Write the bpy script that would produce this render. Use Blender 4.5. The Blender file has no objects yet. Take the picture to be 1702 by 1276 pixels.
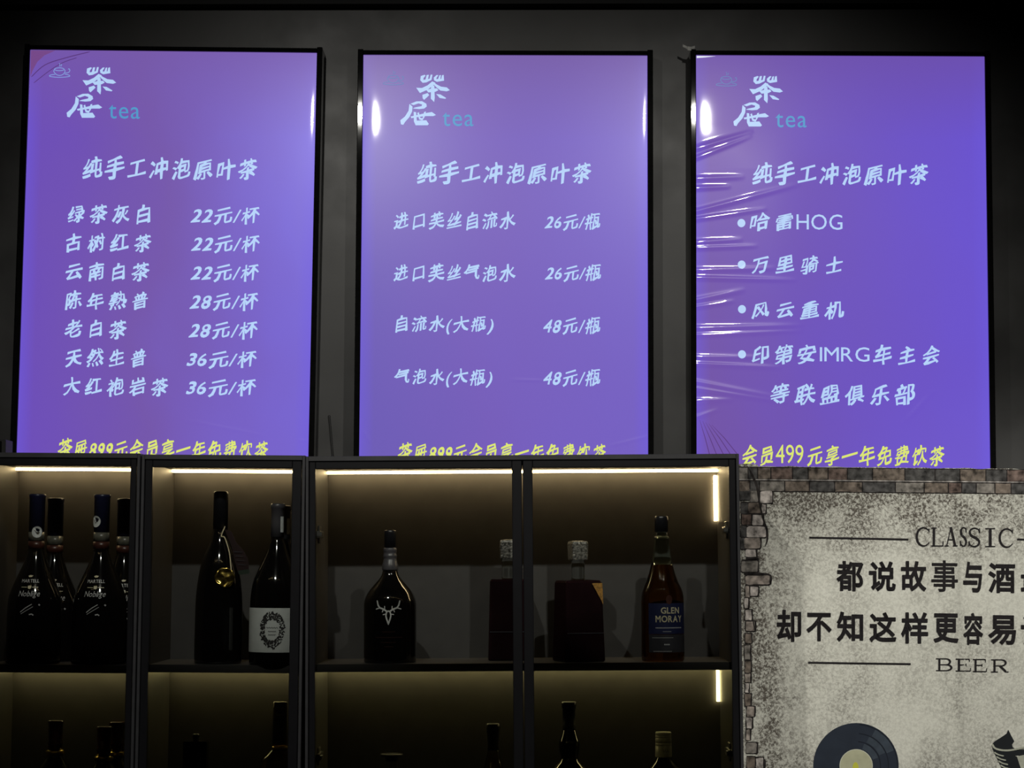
import bpy, math, random
from mathutils import Matrix, Vector, Euler
random.seed(7)
C = bpy.context.scene.collection
SC = bpy.context.scene
PI = math.pi

# ---------------------------------------------------------------- camera, world, lights, exposure
F = 3400.0                       # focal length in pixels of the 1702 x 1276 frame
EYE = 1.55                       # height of the camera
YAW = math.atan(18 / F)          # camera turned a hair to the left
PITCH = math.atan(300 / F)       # and tilted up
cam_d = bpy.data.cameras.new('camera')
cam_d.sensor_fit = 'HORIZONTAL'
cam_d.sensor_width = 36
cam_d.lens = F / 1702 * 36
cam_d.clip_start = 0.05
cam = bpy.data.objects.new('camera', cam_d)
cam.location = (0, 0, EYE)
cam.rotation_euler = Euler((PI / 2 + PITCH, 0, YAW), 'XYZ')
C.objects.link(cam)
SC.camera = cam
CAM_R = cam.rotation_euler.to_matrix()

SC.view_settings.view_transform = 'Standard'
SC.view_settings.look = 'None'
SC.view_settings.exposure = 0
SC.view_settings.gamma = 1
SC.view_settings.use_curve_mapping = False
SC.cycles.max_bounces = 10
SC.cycles.transparent_max_bounces = 16
SC.cycles.sample_clamp_indirect = 4
SC.cycles.use_denoising = True

W = bpy.data.worlds.new('world')
SC.world = W
W.use_nodes = True
W.node_tree.nodes['Background'].inputs[0].default_value = (0.8, 0.85, 1, 1)
W.node_tree.nodes['Background'].inputs[1].default_value = 0.012


def spot(name, loc, target, power, radius, angle, blend, col=(1, 0.97, 0.9)):
    l = bpy.data.lights.new(name, 'SPOT')
    l.energy = power
    l.shadow_soft_size = radius
    l.spot_size = math.radians(angle)
    l.spot_blend = blend
    l.color = col
    o = bpy.data.objects.new(name, l)
    o.location = loc
    o.rotation_euler = (Vector(target) - Vector(loc)).to_track_quat('-Z', 'Y').to_euler()
    C.objects.link(o)


# the bar's ceiling downlights, in front of the cabinets
spot('downlight_lamp', (-0.53, 2.45, EYE + 1.475), (-0.34, 4.5, 1.46), 90, 0.02, 80, 1.0)
spot('downlight_lamp', (0.575, 2.45, EYE + 1.475), (0.30, 4.5, 1.42), 90, 0.02, 75, 1.0)
spot('downlight_lamp', (1.75, 2.45, EYE + 1.475), (1.10, 4.5, 1.04), 185, 0.02, 36, 0.6)


def at(px, py, Y):
    """the point on the plane y = Y that the camera sees at a pixel"""
    d = CAM_R @ Vector(((px - 851) / F, (638 - py) / F, -1))
    t = Y / d.y
    return Vector((d.x * t, Y, EYE + d.z * t))


# ---------------------------------------------------------------- materials
def lin(c):
    return tuple((x / 255 / 12.92) if x / 255 <= 0.04045 else ((x / 255 + 0.055) / 1.055) ** 2.4 for x in c) + (1,)


def mat(name, col, rough=0.5, metal=0.0, spec=0.5, noise=0.0, scale=20, bump=0.0, coat=0.0, coat_r=0.03,
        trans=0.0, ior=1.45, emit=None, es=1.0, rnoise=0.0):
    m = bpy.data.materials.new(name)
    m.use_nodes = True
    nt = m.node_tree
    b = nt.nodes['Principled BSDF']
    c = col if len(col) == 4 else tuple(col) + (1,)
    b.inputs['Base Color'].default_value = c
    b.inputs['Roughness'].default_value = rough
    b.inputs['Metallic'].default_value = metal
    b.inputs['Specular IOR Level'].default_value = spec
    b.inputs['IOR'].default_value = ior
    b.inputs['Coat Weight'].default_value = coat
    b.inputs['Coat Roughness'].default_value = coat_r
    b.inputs['Transmission Weight'].default_value = trans
    if emit:
        b.inputs['Emission Color'].default_value = emit
        b.inputs['Emission Strength'].default_value = es
    if noise or bump or rnoise:
        tc = nt.nodes.new('ShaderNodeTexCoord')
        n = nt.nodes.new('ShaderNodeTexNoise')
        n.inputs['Scale'].default_value = scale
        n.inputs['Detail'].default_value = 6
        nt.links.new(tc.outputs['Object'], n.inputs['Vector'])
        if noise:
            mr = nt.nodes.new('ShaderNodeMapRange')
            mr.inputs['From Min'].default_value = 0.3
            mr.inputs['From Max'].default_value = 0.7
            mr.inputs['To Min'].default_value = 1 - noise
            mr.inputs['To Max'].default_value = 1 + noise
            nt.links.new(n.outputs['Fac'], mr.inputs['Value'])
            mx = nt.nodes.new('ShaderNodeVectorMath')
            mx.operation = 'SCALE'
            mx.inputs[0].default_value = c[:3]
            nt.links.new(mr.outputs['Result'], mx.inputs['Scale'])
            nt.links.new(mx.outputs['Vector'], b.inputs['Base Color'])
        if rnoise:
            mr2 = nt.nodes.new('ShaderNodeMapRange')
            mr2.inputs['From Min'].default_value = 0.3
            mr2.inputs['From Max'].default_value = 0.7
            mr2.inputs['To Min'].default_value = rough - rnoise
            mr2.inputs['To Max'].default_value = rough + rnoise
            nt.links.new(n.outputs['Fac'], mr2.inputs['Value'])
            nt.links.new(mr2.outputs['Result'], b.inputs['Roughness'])
        if bump:
            bp = nt.nodes.new('ShaderNodeBump')
            bp.inputs['Strength'].default_value = bump
            bp.inputs['Distance'].default_value = 0.002
            nt.links.new(n.outputs['Fac'], bp.inputs['Height'])
            nt.links.new(bp.outputs['Normal'], b.inputs['Normal'])
    return m


M = {}
M['wall'] = mat('black_plaster', (0.036, 0.036, 0.035), 0.45, spec=0.3, noise=0.22, scale=7, bump=0.25, rnoise=0.07)
M['dark_wall'] = mat('dark_paint', (0.02, 0.02, 0.021), 0.7, noise=0.2, scale=3)
M['beam'] = mat('black_beam_paint', (0.006, 0.006, 0.006), 0.8, noise=0.2, scale=4)
M['floor'] = mat('dark_floor', (0.05, 0.045, 0.04), 0.5, noise=0.3, scale=5)
M['frame'] = mat('black_frame', (0.004, 0.004, 0.004), 0.04, spec=0.22, noise=0.2, scale=60)
M['carcass'] = mat('charcoal_board', (0.028, 0.028, 0.030), 0.45, noise=0.15, scale=30)
M['inner'] = mat('charcoal_inner_board', (0.040, 0.038, 0.037), 0.5, noise=0.12, scale=25)
M['door'] = mat('black_aluminium', (0.005, 0.005, 0.006), 0.4, spec=0.3, noise=0.1, scale=40)
M['led'] = mat('led_strip', (1, 0.9, 0.6), 0.5, emit=lin((255, 223, 166)), es=21.0)
M['led_low'] = mat('led_strip_dim', (1, 0.9, 0.6), 0.5, emit=lin((255, 234, 160)), es=10.0)
M['steel'] = mat('hinge_steel', (0.5, 0.5, 0.48), 0.28, metal=1, noise=0.1)
M['darkglass'] = mat('dark_bottle_glass', (0.0035, 0.003, 0.003), 0.075, spec=0.8, coat=0.5, coat_r=0.03, noise=0.1)
M['blackcap'] = mat('black_capsule', (0.008, 0.008, 0.010), 0.3, noise=0.15, scale=80)
M['bluecap'] = mat('navy_capsule', (0.010, 0.011, 0.035), 0.35, noise=0.15, scale=80)
M['greycap'] = mat('grey_capsule', (0.055, 0.053, 0.06), 0.35, noise=0.1, scale=80)
M['redcap'] = mat('dark_red_capsule', (0.04, 0.008, 0.008), 0.25, noise=0.1, scale=80)
M['gold'] = mat('gold', (0.65, 0.47, 0.12), 0.25, metal=1, noise=0.15, scale=90, bump=0.3)
M['silver'] = mat('silver', (0.8, 0.81, 0.79), 0.35, metal=0.35, noise=0.1, scale=90)
M['copperband'] = mat('brown_neck_band', (0.05, 0.017, 0.012), 0.35, noise=0.15, scale=60)
M['neckclear'] = mat('pale_neck_label', (0.10, 0.098, 0.078), 0.3, noise=0.3, scale=120)
M['white'] = mat('white_sticker', (0.55, 0.58, 0.58), 0.5, noise=0.15, scale=150)
M['labelwhite'] = mat('white_label_paper', (0.55, 0.57, 0.55), 0.55, noise=0.06, scale=60)
M['inkdark'] = mat('dark_ink', (0.02, 0.018, 0.018), 0.6, noise=0.1)
M['lettergold'] = mat('pale_gold_print', (0.55, 0.50, 0.33), 0.4, noise=0.1)
M['letterwhite'] = mat('pale_print', (0.45, 0.45, 0.45), 0.4, noise=0.1)
M['labelblue'] = mat('navy_label', (0.012, 0.016, 0.055), 0.4, noise=0.15, scale=60)
M['labelgrey'] = mat('charcoal_label', (0.03, 0.03, 0.036), 0.4, noise=0.15, scale=60)
M['amber'] = mat('amber_whisky_glass', (0.30, 0.10, 0.02), 0.02, trans=1.0, ior=1.4, noise=0.02)
M['ambergold'] = mat('golden_whisky_glass', (0.62, 0.46, 0.14), 0.02, trans=1.0, ior=1.4, noise=0.02)
M['greenclear'] = mat('pale_green_bottle_glass', (0.62, 0.74, 0.62), 0.02, trans=1.0, ior=1.4, noise=0.01)
M['clear'] = mat('clear_bottle_glass', (0.85, 0.9, 0.88), 0.02, trans=1.0, ior=1.4, noise=0.01)
M['redglass'] = mat('dark_red_bottle_glass', (0.012, 0.005, 0.006), 0.06, spec=0.5, noise=0.2, scale=20)
M['hatch'] = mat('hatched_pewter', (0.16, 0.155, 0.14), 0.4, metal=0.6, noise=0.9, scale=230, bump=0.9)
M['creamcap'] = mat('cream_metal_cap', (0.46, 0.45, 0.36), 0.38, metal=0.3, noise=0.12, scale=120)
M['tag'] = mat('dark_maroon_tag', (0.016, 0.006, 0.006), 0.45, noise=0.15, scale=60)
M['taggreen'] = mat('dark_green_tag_edge', (0.010, 0.022, 0.012), 0.5, noise=0.1)
M['cord'] = mat('pale_gold_cord', (0.6, 0.52, 0.33), 0.5, noise=0.15, scale=200)
M['orangelabel'] = mat('ochre_seal_label', (0.35, 0.18, 0.04), 0.5, noise=0.5, scale=200)
M['plastic'] = mat('black_plastic', (0.008, 0.008, 0.008), 0.5, noise=0.1)
M['dust'] = mat('grey_tape', (0.30, 0.30, 0.28), 0.6, noise=0.3, scale=200)

# door glass: a clear pane with a weak mirror
g = bpy.data.materials.new('door_glass')
g.use_nodes = True
nt = g.node_tree
nt.nodes.clear()
out = nt.nodes.new('ShaderNodeOutputMaterial')
mx = nt.nodes.new('ShaderNodeMixShader')
fr = nt.nodes.new('ShaderNodeFresnel')
fr.inputs['IOR'].default_value = 1.45
tr = nt.nodes.new('ShaderNodeBsdfTransparent')
tr.inputs[0].default_value = (0.93, 0.94, 0.93, 1)
gl = nt.nodes.new('ShaderNodeBsdfGlossy')
gl.inputs['Roughness'].default_value = 0.02
nt.links.new(fr.outputs[0], mx.inputs[0])
nt.links.new(tr.outputs[0], mx.inputs[1])
nt.links.new(gl.outputs[0], mx.inputs[2])
nt.links.new(mx.outputs[0], out.inputs[0])
M['pane'] = g


def screen_mat(name, c_left, c_mid, c_right, c_top, haze=0.22):
    """backlit print under clear film: a glowing picture plus the film's gloss"""
    m = mat(name, (0.01, 0.01, 0.012), 0.33, spec=haze, coat=0.6, coat_r=0.03)
    nt = m.node_tree
    b = nt.nodes['Principled BSDF']
    uv = nt.nodes.new('ShaderNodeUVMap')
    uv.uv_map = 'UVMap'
    sp = nt.nodes.new('ShaderNodeSeparateXYZ')
    nt.links.new(uv.outputs[0], sp.inputs[0])
    n = nt.nodes.new('ShaderNodeTexNoise')
    n.inputs['Scale'].default_value = 2.4
    n.inputs['Detail'].default_value = 3
    nt.links.new(uv.outputs[0], n.inputs['Vector'])
    ad = nt.nodes.new('ShaderNodeMath')
    ad.operation = 'MULTIPLY_ADD'
    ad.inputs[1].default_value = 0.5
    nt.links.new(n.outputs['Fac'], ad.inputs[0])
    sb = nt.nodes.new('ShaderNodeMath')
    sb.operation = 'SUBTRACT'
    sb.inputs[1].default_value = 0.25
    nt.links.new(sp.outputs[0], sb.inputs[0])
    nt.links.new(sb.outputs[0], ad.inputs[2])
    cr = nt.nodes.new('ShaderNodeValToRGB')
    e = cr.color_ramp.elements
    e[0].position = 0.0
    e[0].color = lin(c_left)
    e[1].position = 1.0
    e[1].color = lin(c_right)
    k = e.new(0.42)
    k.color = lin(c_mid)
    nt.links.new(ad.outputs[0], cr.inputs[0])
    # backlight glow put into the emission: bluer and brighter right at the edges
    ed = nt.nodes.new('ShaderNodeMath')
    ed.operation = 'PINGPONG'
    ed.inputs[1].default_value = 0.5
    nt.links.new(sp.outputs[0], ed.inputs[0])
    er = nt.nodes.new('ShaderNodeMapRange')
    er.inputs['From Min'].default_value = 0.0
    er.inputs['From Max'].default_value = 0.05
    er.inputs['To Min'].default_value = 0.55
    er.inputs['To Max'].default_value = 0.0
    nt.links.new(ed.outputs[0], er.inputs['Value'])
    m1 = nt.nodes.new('ShaderNodeMixRGB')
    m1.inputs[2].default_value = lin((112, 92, 228))
    nt.links.new(er.outputs[0], m1.inputs[0])
    nt.links.new(cr.outputs[0], m1.inputs[1])
    tp = nt.nodes.new('ShaderNodeMapRange')
    tp.inputs['From Min'].default_value = 0.80
    tp.inputs['From Max'].default_value = 1.0
    tp.inputs['To Min'].default_value = 0.0
    tp.inputs['To Max'].default_value = 0.75
    nt.links.new(sp.outputs[1], tp.inputs['Value'])
    m2 = nt.nodes.new('ShaderNodeMixRGB')
    m2.inputs[2].default_value = lin(c_top)
    nt.links.new(tp.outputs[0], m2.inputs[0])
    nt.links.new(m1.outputs[0], m2.inputs[1])
    nt.links.new(m2.outputs[0], b.inputs['Emission Color'])
    b.inputs['Emission Strength'].default_value = 0.95
    return m


def glow(name, c, s=0.95):
    return mat(name, (0.01, 0.01, 0.01), 0.33, spec=0.22, coat=0.8, coat_r=0.035, emit=lin(c), es=s, noise=0.05)


M['txt'] = glow('lit_pale_blue_letters', (186, 216, 255))
M['yel'] = glow('lit_yellow_letters', (226, 236, 118))
M['teal'] = glow('lit_teal_letters', (84, 158, 208))
M['icon'] = glow('lit_outline_icon', (138, 170, 232))
M['iconteal'] = glow('lit_teal_outline_icon', (92, 128, 186))
M['leafline'] = glow('lit_dark_purple_lines', (92, 58, 128))
M['bare'] = glow('bare_backlight', (236, 240, 255))
M['leafred'] = glow('lit_maroon_corner', (122, 76, 142))


# ---------------------------------------------------------------- mesh helpers
class MB:
    """collects geometry, then links it as ONE mesh object"""

    def __init__(s):
        s.v, s.f, s.m, s.sm = [], [], [], []
        s.mats = []

    def mi(s, m):
        if m not in s.mats:
            s.mats.append(m)
        return s.mats.index(m)

    def add(s, vs, fs, m, smooth=False):
        o = len(s.v)
        k = s.mi(m)
        s.v += [tuple(p) for p in vs]
        for f in fs:
            s.f.append(tuple(i + o for i in f))
            s.m.append(k)
            s.sm.append(smooth)

    def box(s, x0, x1, y0, y1, z0, z1, m):
        vs = [(x, y, z) for x in (x0, x1) for y in (y0, y1) for z in (z0, z1)]
        s.add(vs, [(0, 1, 3, 2), (4, 6, 7, 5), (0, 4, 5, 1), (2, 3, 7, 6), (0, 2, 6, 4), (1, 5, 7, 3)], m)

    def lathe(s, prof, m, seg=48, a0=0.0, a1=2 * PI, smooth=True, caps=True, n=None):
        """prof: list of (radius, z); angle 0 faces the camera (-y)"""
        full = abs(a1 - a0 - 2 * PI) < 1e-6
        ns = seg if full else seg + 1
        vs = []
        for r, z in prof:
            for i in range(ns):
                a = a0 + (a1 - a0) * i / seg
                vs.append((r * math.sin(a), -r * math.cos(a), z))
        fs = []
        for j in range(len(prof) - 1):
            for i in range(seg):
                i2 = (i + 1) % ns
                fs.append((j * ns + i, j * ns + i2, (j + 1) * ns + i2, (j + 1) * ns + i))
        s.add(vs, fs, m, smooth)
        if caps and full:
            o = len(s.v) - len(vs)
            k = s.mi(m)
            s.f.append(tuple(o + i for i in reversed(range(ns))))
            s.m.append(k)
            s.sm.append(False)
            b = o + (len(prof) - 1) * ns
            s.f.append(tuple(b + i for i in range(ns)))
            s.m.append(k)
            s.sm.append(False)

    def tube(s, pts, r, m, seg=8):
        pts = [Vector(p) for p in pts]
        vs = []
        for i, p in enumerate(pts):
            d = (pts[min(i + 1, len(pts) - 1)] - pts[max(i - 1, 0)]).normalized()
            q = d.to_track_quat('Z', 'Y')
            for k in range(seg):
                a = 2 * PI * k / seg
                vs.append(p + q @ Vector((r * math.cos(a), r * math.sin(a), 0)))
        fs = [(i * seg + k, i * seg + (k + 1) % seg, (i + 1) * seg + (k + 1) % seg, (i + 1) * seg + k)
              for i in range(len(pts) - 1) for k in range(seg)]
        fs += [tuple(reversed(range(seg))), tuple((len(pts) - 1) * seg + k for k in range(seg))]
        s.add(vs, fs, m, True)

    def build(s, name, parent=None, label=None, kind=None):
        me = bpy.data.meshes.new(name)
        me.from_pydata(s.v, [], s.f)
        for x in s.mats:
            me.materials.append(x)
        me.polygons.foreach_set('material_index', s.m)
        me.polygons.foreach_set('use_smooth', s.sm)
        me.update()
        o = bpy.data.objects.new(name, me)
        C.objects.link(o)
        if parent:
            o.parent = parent
        if label:
            o['label'] = label
        if kind:
            o['kind'] = kind
        return o


def tag(o, label, cat, group=None):
    o['label'] = label
    o['category'] = cat
    if group:
        o['group'] = group
    return o


def empty(name, loc, label, cat, group=None, rot=(0, 0, 0)):
    o = bpy.data.objects.new(name, None)
    o.empty_display_size = 0.05
    C.objects.link(o)
    o.location = loc
    o.rotation_euler = rot
    return tag(o, label, cat, group)


def bevel(o, w=0.002, seg=2):
    b = o.modifiers.new('bevel', 'BEVEL')
    b.width = w
    b.segments = seg
    b.limit_method = 'ANGLE'
    return o


# ---- lettering: flat shapes in a (u right, v up) plane
GL = {}


def glyph(ch, bold=0.0, brush=False):
    k = (ch, bold, brush)
    if k not in GL:
        cu = bpy.data.curves.new('glyph', 'FONT')
        cu.body = ch
        cu.fill_mode = 'FRONT'
        cu.resolution_u = 3
        o = bpy.data.objects.new('glyph', cu)
        C.objects.link(o)
        bpy.context.view_layer.update()
        e = o.evaluated_get(bpy.context.evaluated_depsgraph_get())
        me = e.to_mesh()
        vs = [(v.co.x, v.co.y) for v in me.vertices]
        fs = [tuple(p.vertices) for p in me.polygons]
        e.to_mesh_clear()
        bpy.data.objects.remove(o)
        bpy.data.curves.remove(cu)
        if bold:
            dens = 1 - 0.55 * min(1.0, len(vs) / 260) if brush else 1.0
            cnt = {}
            for f in fs:
                for i in range(len(f)):
                    e = (f[i], f[(i + 1) % len(f)])
                    q = (min(e), max(e))
                    cnt[q] = None if q in cnt else e
            for e in [x for x in cnt.values() if x]:
                a, b = vs[e[0]], vs[e[1]]
                L = math.hypot(b[0] - a[0], b[1] - a[1])
                if L < 1e-6:
                    continue
                ux, uy = (b[0] - a[0]) / L * bold * dens, (b[1] - a[1]) / L * bold * dens
                n = len(vs)

                def pen(p):
                    # pen pressure: the weight swells and thins along the strokes
                    return 1 + (0.7 * math.sin(7.3 * p[0] - 4.1 * p[1] + ord(ch) % 7) if brush else 0)
                wa, wb = pen(a), pen(b)
                vs += [(a[0] - (ux * 0.7 + uy) * wa, a[1] - (uy * 0.7 - ux) * wa), (a[0] - (ux * 0.7 - uy) * wa, a[1] - (uy * 0.7 + ux) * wa),
                       (b[0] + (ux * 0.7 + uy) * wb, b[1] + (uy * 0.7 - ux) * wb), (b[0] + (ux * 0.7 - uy) * wb, b[1] + (uy * 0.7 + ux) * wb)]
                fs.append((n, n + 1, n + 2, n + 3))
        xs = [v[0] for v in vs]
        GL[k] = (vs, fs, (min(xs), max(xs)) if xs else (0, 0))
    return GL[k]


def layout(text, bold=0.0, track=0.12, brush=False):
    """one run of text as (verts2d, faces); brush = rising, slanted pen strokes"""
    V2, F2 = [], []
    x = 0.0
    rnd = random.Random(hash(text) % 1000 if False else sum(map(ord, text)))
    for ch in text:
        if ch == ' ':
            x += 0.5
            continue
        vs, fs, (a, b) = glyph(ch, bold, brush)
        cjk = ord(ch) > 0x2000
        adv = 1.0 if cjk else (b - a) + 0.07
        o = len(V2)
        sc = 1.0 + (rnd.uniform(-0.06, 0.05) if brush and cjk else 0)
        dy = rnd.uniform(-0.03, 0.03) if brush and cjk else 0
        for (vx, vy) in vs:
            if not cjk:
                vx = vx - a + 0.03
            if brush:
                cx, cy = vx - 0.5, vy - 0.38
                if cjk:
                    vy2 = cy * sc + 0.19 * cx + 0.035 * math.sin(5 * cx + 3 * cy)
                    vx2 = cx * sc * (0.97 - 0.16 * cy) + 0.02 * cy + 0.035 * math.sin(6 * cy + 2 * cx)
                else:
                    vy2 = cy * 1.02 + 0.04 * cx
                    vx2 = cx + 0.26 * cy
                vx, vy = vx2 + 0.5, vy2 + 0.38 + dy
            V2.append((x + vx, vy))
        F2 += [tuple(i + o for i in f) for f in fs]
        x += adv + (track if cjk else track * 0.3)
    return V2, F2


def fit(V2, box):
    """scale verts to a pixel box (x0, x1, y0, y1), y downwards"""
    xs = [p[0] for p in V2]
    ys = [p[1] for p in V2]
    x0, x1, y0, y1 = box
    ax, bx, ay, by = min(xs), max(xs), min(ys), max(ys)
    return [(x0 + (p[0] - ax) / (bx - ax) * (x1 - x0), y1 + (p[1] - ay) / (by - ay) * (y0 - y1)) for p in V2]


def refine(V, Fc, L):
    """split faces until no edge is longer than L, so that flat print can follow a curved cloth"""
    V = list(V)
    st, out = [], []
    for f in Fc:
        if len(f) > 4:
            out.append(f)
        else:
            st += [(f[0], f[i], f[i + 1]) for i in range(1, len(f) - 1)]
    mids = {}
    while st:
        t = st.pop()
        ls = [(math.hypot(V[t[i]][0] - V[t[(i + 1) % 3]][0], V[t[i]][1] - V[t[(i + 1) % 3]][1]), i) for i in range(3)]
        l, i = max(ls)
        if l <= L:
            out.append(t)
            continue
        a, b, c = t[i], t[(i + 1) % 3], t[(i + 2) % 3]
        q = (min(a, b), max(a, b))
        if q not in mids:
            mids[q] = len(V)
            V.append(((V[a][0] + V[b][0]) / 2, (V[a][1] + V[b][1]) / 2))
        m = mids[q]
        st += [(a, m, c), (m, b, c)]
    return V, out


def ribbon(pts, w, closed=False):
    """stroke along 2d points; w one width or one per point; returns verts, faces"""
    n = len(pts)
    ws = w if isinstance(w, (list, tuple)) else [w] * n
    vs, fs = [], []
    for i, p in enumerate(pts):
        a = pts[i - 1] if (i or closed) else pts[i]
        b = pts[(i + 1) % n] if (i < n - 1 or closed) else pts[i]
        dx, dy = b[0] - a[0], b[1] - a[1]
        L = math.hypot(dx, dy) or 1
        nx, ny = -dy / L, dx / L
        vs += [(p[0] + nx * ws[i] / 2, p[1] + ny * ws[i] / 2), (p[0] - nx * ws[i] / 2, p[1] - ny * ws[i] / 2)]
    for i in range(n if closed else n - 1):
        j = (i + 1) % n
        fs.append((2 * i, 2 * i + 1, 2 * j + 1, 2 * j))
    return vs, fs


def smooth_pts(pts, k=6):
    """Catmull-Rom through 2d (or 3d) points"""
    P = [pts[0]] + list(pts) + [pts[-1]]
    o = []
    for i in range(1, len(P) - 2):
        for j in range(k):
            t = j / k
            o.append(tuple(0.5 * ((2 * P[i][d]) + (-P[i - 1][d] + P[i + 1][d]) * t
                                  + (2 * P[i - 1][d] - 5 * P[i][d] + 4 * P[i + 1][d] - P[i + 2][d]) * t * t
                                  + (-P[i - 1][d] + 3 * P[i][d] - 3 * P[i + 1][d] + P[i + 2][d]) * t ** 3)
                          for d in range(len(pts[0]))))
    o.append(tuple(pts[-1]))
    return o


def ell(cx, cy, rx, ry, n=40, a0=0.0, a1=2 * PI):
    return [(cx + rx * math.cos(a0 + (a1 - a0) * i / n), cy + ry * math.sin(a0 + (a1 - a0) * i / n))
            for i in range(n + (0 if abs(a1 - a0 - 2 * PI) < 1e-6 else 1))]


# ---------------------------------------------------------------- the room
Y_WALL = 4.60
def struct(name, args, m):
    b = MB()
    b.box(*args, m)
    return b.build(name, kind='structure')


struct('floor', (-3.6, 3.6, -3.1, 4.8, -0.1, 0), M['floor'])
struct('ceiling', (-3.6, 3.6, -3.1, 4.8, 3.07, 3.17), M['dark_wall'])
struct('wall_back', (-3.6, 3.6, Y_WALL, 4.75, 0, 3.07), M['wall'])
struct('wall_left', (-3.6, -3.5, -3.1, 4.6, 0, 3.07), M['dark_wall'])
struct('wall_right', (3.5, 3.6, -3.1, 4.6, 0, 3.07), M['dark_wall'])
struct('wall_front', (-3.5, 3.5, -3.1, -3.0, 0, 3.07), M['dark_wall'])
zb = at(851, 6, Y_WALL - 0.04).z
struct('trim_1', (-3.5, 3.5, Y_WALL - 0.04, Y_WALL, zb, 3.07), M['beam'])

# ---------------------------------------------------------------- the three menu light boxes
Y_SCR = 4.54


def lightbox(label, left, right, top, bottom, roll, smat, creases, dense, cx_fix=None):
    """left/right: x of the lit print at mid height; top: y at its middle"""
    A = at(left, (top + bottom) / 2, Y_SCR)
    B = at(right, (top + bottom) / 2, Y_SCR)
    T = at((left + right) / 2, top, Y_SCR)
    Bo = at((left + right) / 2, bottom, Y_SCR)
    w, h = B.x - A.x, T.z - Bo.z
    cx, cz = (A.x + B.x) / 2, (T.z + Bo.z) / 2
    root = empty('menu_lightbox', (cx, Y_WALL, cz - h / 2), label, 'menu sign', 'backlit purple tea menus on the wall',
                 rot=(0, roll, 0))
    S = Y_SCR / F                          # metres per pixel there
    cR, sR = math.cos(roll), math.sin(roll)

    # the root is rotated about its base: put the base so that the centre stays where it is
    root.location.x = cx - (h / 2) * sR
    root.location.z = cz - (h / 2) * cR

    def loc(px, py):
        """photo pixel -> local (x, z)"""
        p = at(px, py, Y_SCR)
        dx, dz = p.x - root.location.x, p.z - root.location.z
        return dx * cR - dz * sR, dx * sR + dz * cR

    def hgt(x, z):
        """how far the film stands proud of the box, metres"""
        dl, dr = (x + w / 2), (w / 2 - x)
        dt, db = h - z, z
        L = 0.015
        q = 0.0010 * (1 - (0.3 if dense else 1) * math.exp(-max(dl, 0) / L)) * (1 - math.exp(-max(dr, 0) / L)) \
            * (1 - 0.8 * math.exp(-max(dt, 0) / 0.05))
        zq = z - zdip
        q += trough(x, z)
        for d in (dl, dr):
            if d < 0.5:
                q -= 0.0007 * math.exp(-(zq / 0.085) ** 2) * math.exp(-(d / 0.2) ** 2)
        for (x0, z0, x1, z1, sg, am, fade) in cre:
            ux, uz = x1 - x0, z1 - z0
            LL = math.hypot(ux, uz)
            ux, uz = ux / LL, uz / LL
            t = (x - x0) * ux + (z - z0) * uz
            if t < -0.02 or t > LL + 0.05:
                continue
            d = -(x - x0) * uz + (z - z0) * ux
            if abs(d) > 4 * sg:
                continue
            e = 1.0
            if fade:
                e = max(0.0, 1 - max(t, 0) / LL) ** 0.6 if t <= LL else 0.0
            else:
                e = max(0.0, math.sin(PI * min(max(t / LL, 0), 1))) ** 0.5
            q += am * e * math.exp(-(d / sg) ** 2)
        return q

    def trough(x, z):
        # the slack film sags away from the left frame
        if not dense:
            return 0.0
        d = x + w / 2 - 0.008
        lim = min(max((zdip - z) / 0.10 - 0.3, 0), 1)
        return 0.0032 * math.tanh(0.176 * d * d / 0.0032) * lim * math.exp(-(max(d - 0.16, 0) / 0.12) ** 2) if d > 0 else 0.0

    cre = []
    zdip = loc(left, 185)[1]
    for (p0, p1, sg, am, fade) in creases:
        a, b = loc(*p0), loc(*p1)
        cre.append((a[0], a[1], b[0], b[1], sg * S, am, fade))

    # frame
    fb = MB()
    t = 0.0125
    y0, y1 = -0.066, 0.0
    fb.box(-w / 2 - t, -w / 2, y0, y1, -t, h + t, M['frame'])
    fb.box(w / 2, w / 2 + t, y0, y1, -t, h + t, M['frame'])
    fb.box(-w / 2, w / 2, y0, y1, h, h + t * 0.8, M['frame'])
    fb.box(-w / 2, w / 2, y0, y1, -t, 0, M['frame'])
    fb.box(-w / 2, w / 2, -0.02, 0, 0, h, M['frame'])
    bevel(fb.build('frame', root), 0.0015)
    # lit print under film
    def axis(n0, n1, fine, coarse, lim):
        o = [n0]
        while o[-1] < n1 - 1e-6:
            o.append(min(n1, o[-1] + (fine if (o[-1] - n0) < lim else coarse)))
        return o
    xs = axis(-w / 2, w / 2, 0.003, 0.006, 0.25 if dense else 0.05)
    if not dense:
        xs = sorted(set(xs + [-x for x in xs]))
        xs = [x for i, x in enumerate(xs) if i == 0 or x - xs[i - 1] > 0.0012]
    zs = axis(0, h, 0.0016 if dense else 0.003, 0.003, h)
    vs = [(x, -(Y_WALL - Y_SCR) - hgt(x, z), z) for z in zs for x in xs]
    nx = len(xs)
    fs = [(j * nx + i, j * nx + i + 1, (j + 1) * nx + i + 1, (j + 1) * nx + i)
          for j in range(len(zs) - 1) for i in range(nx - 1)]
    sb = MB()
    sb.add(vs, fs, smat, True)
    scr = sb.build('lit_print', root)
    uvl = scr.data.uv_layers.new(name='UVMap')
    arr = []
    for lp in scr.data.loops:
        v = vs[lp.vertex_index]
        arr += [(v[0] + w / 2) / w, v[2] / h]
    uvl.data.foreach_set('uv', arr)

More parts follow.
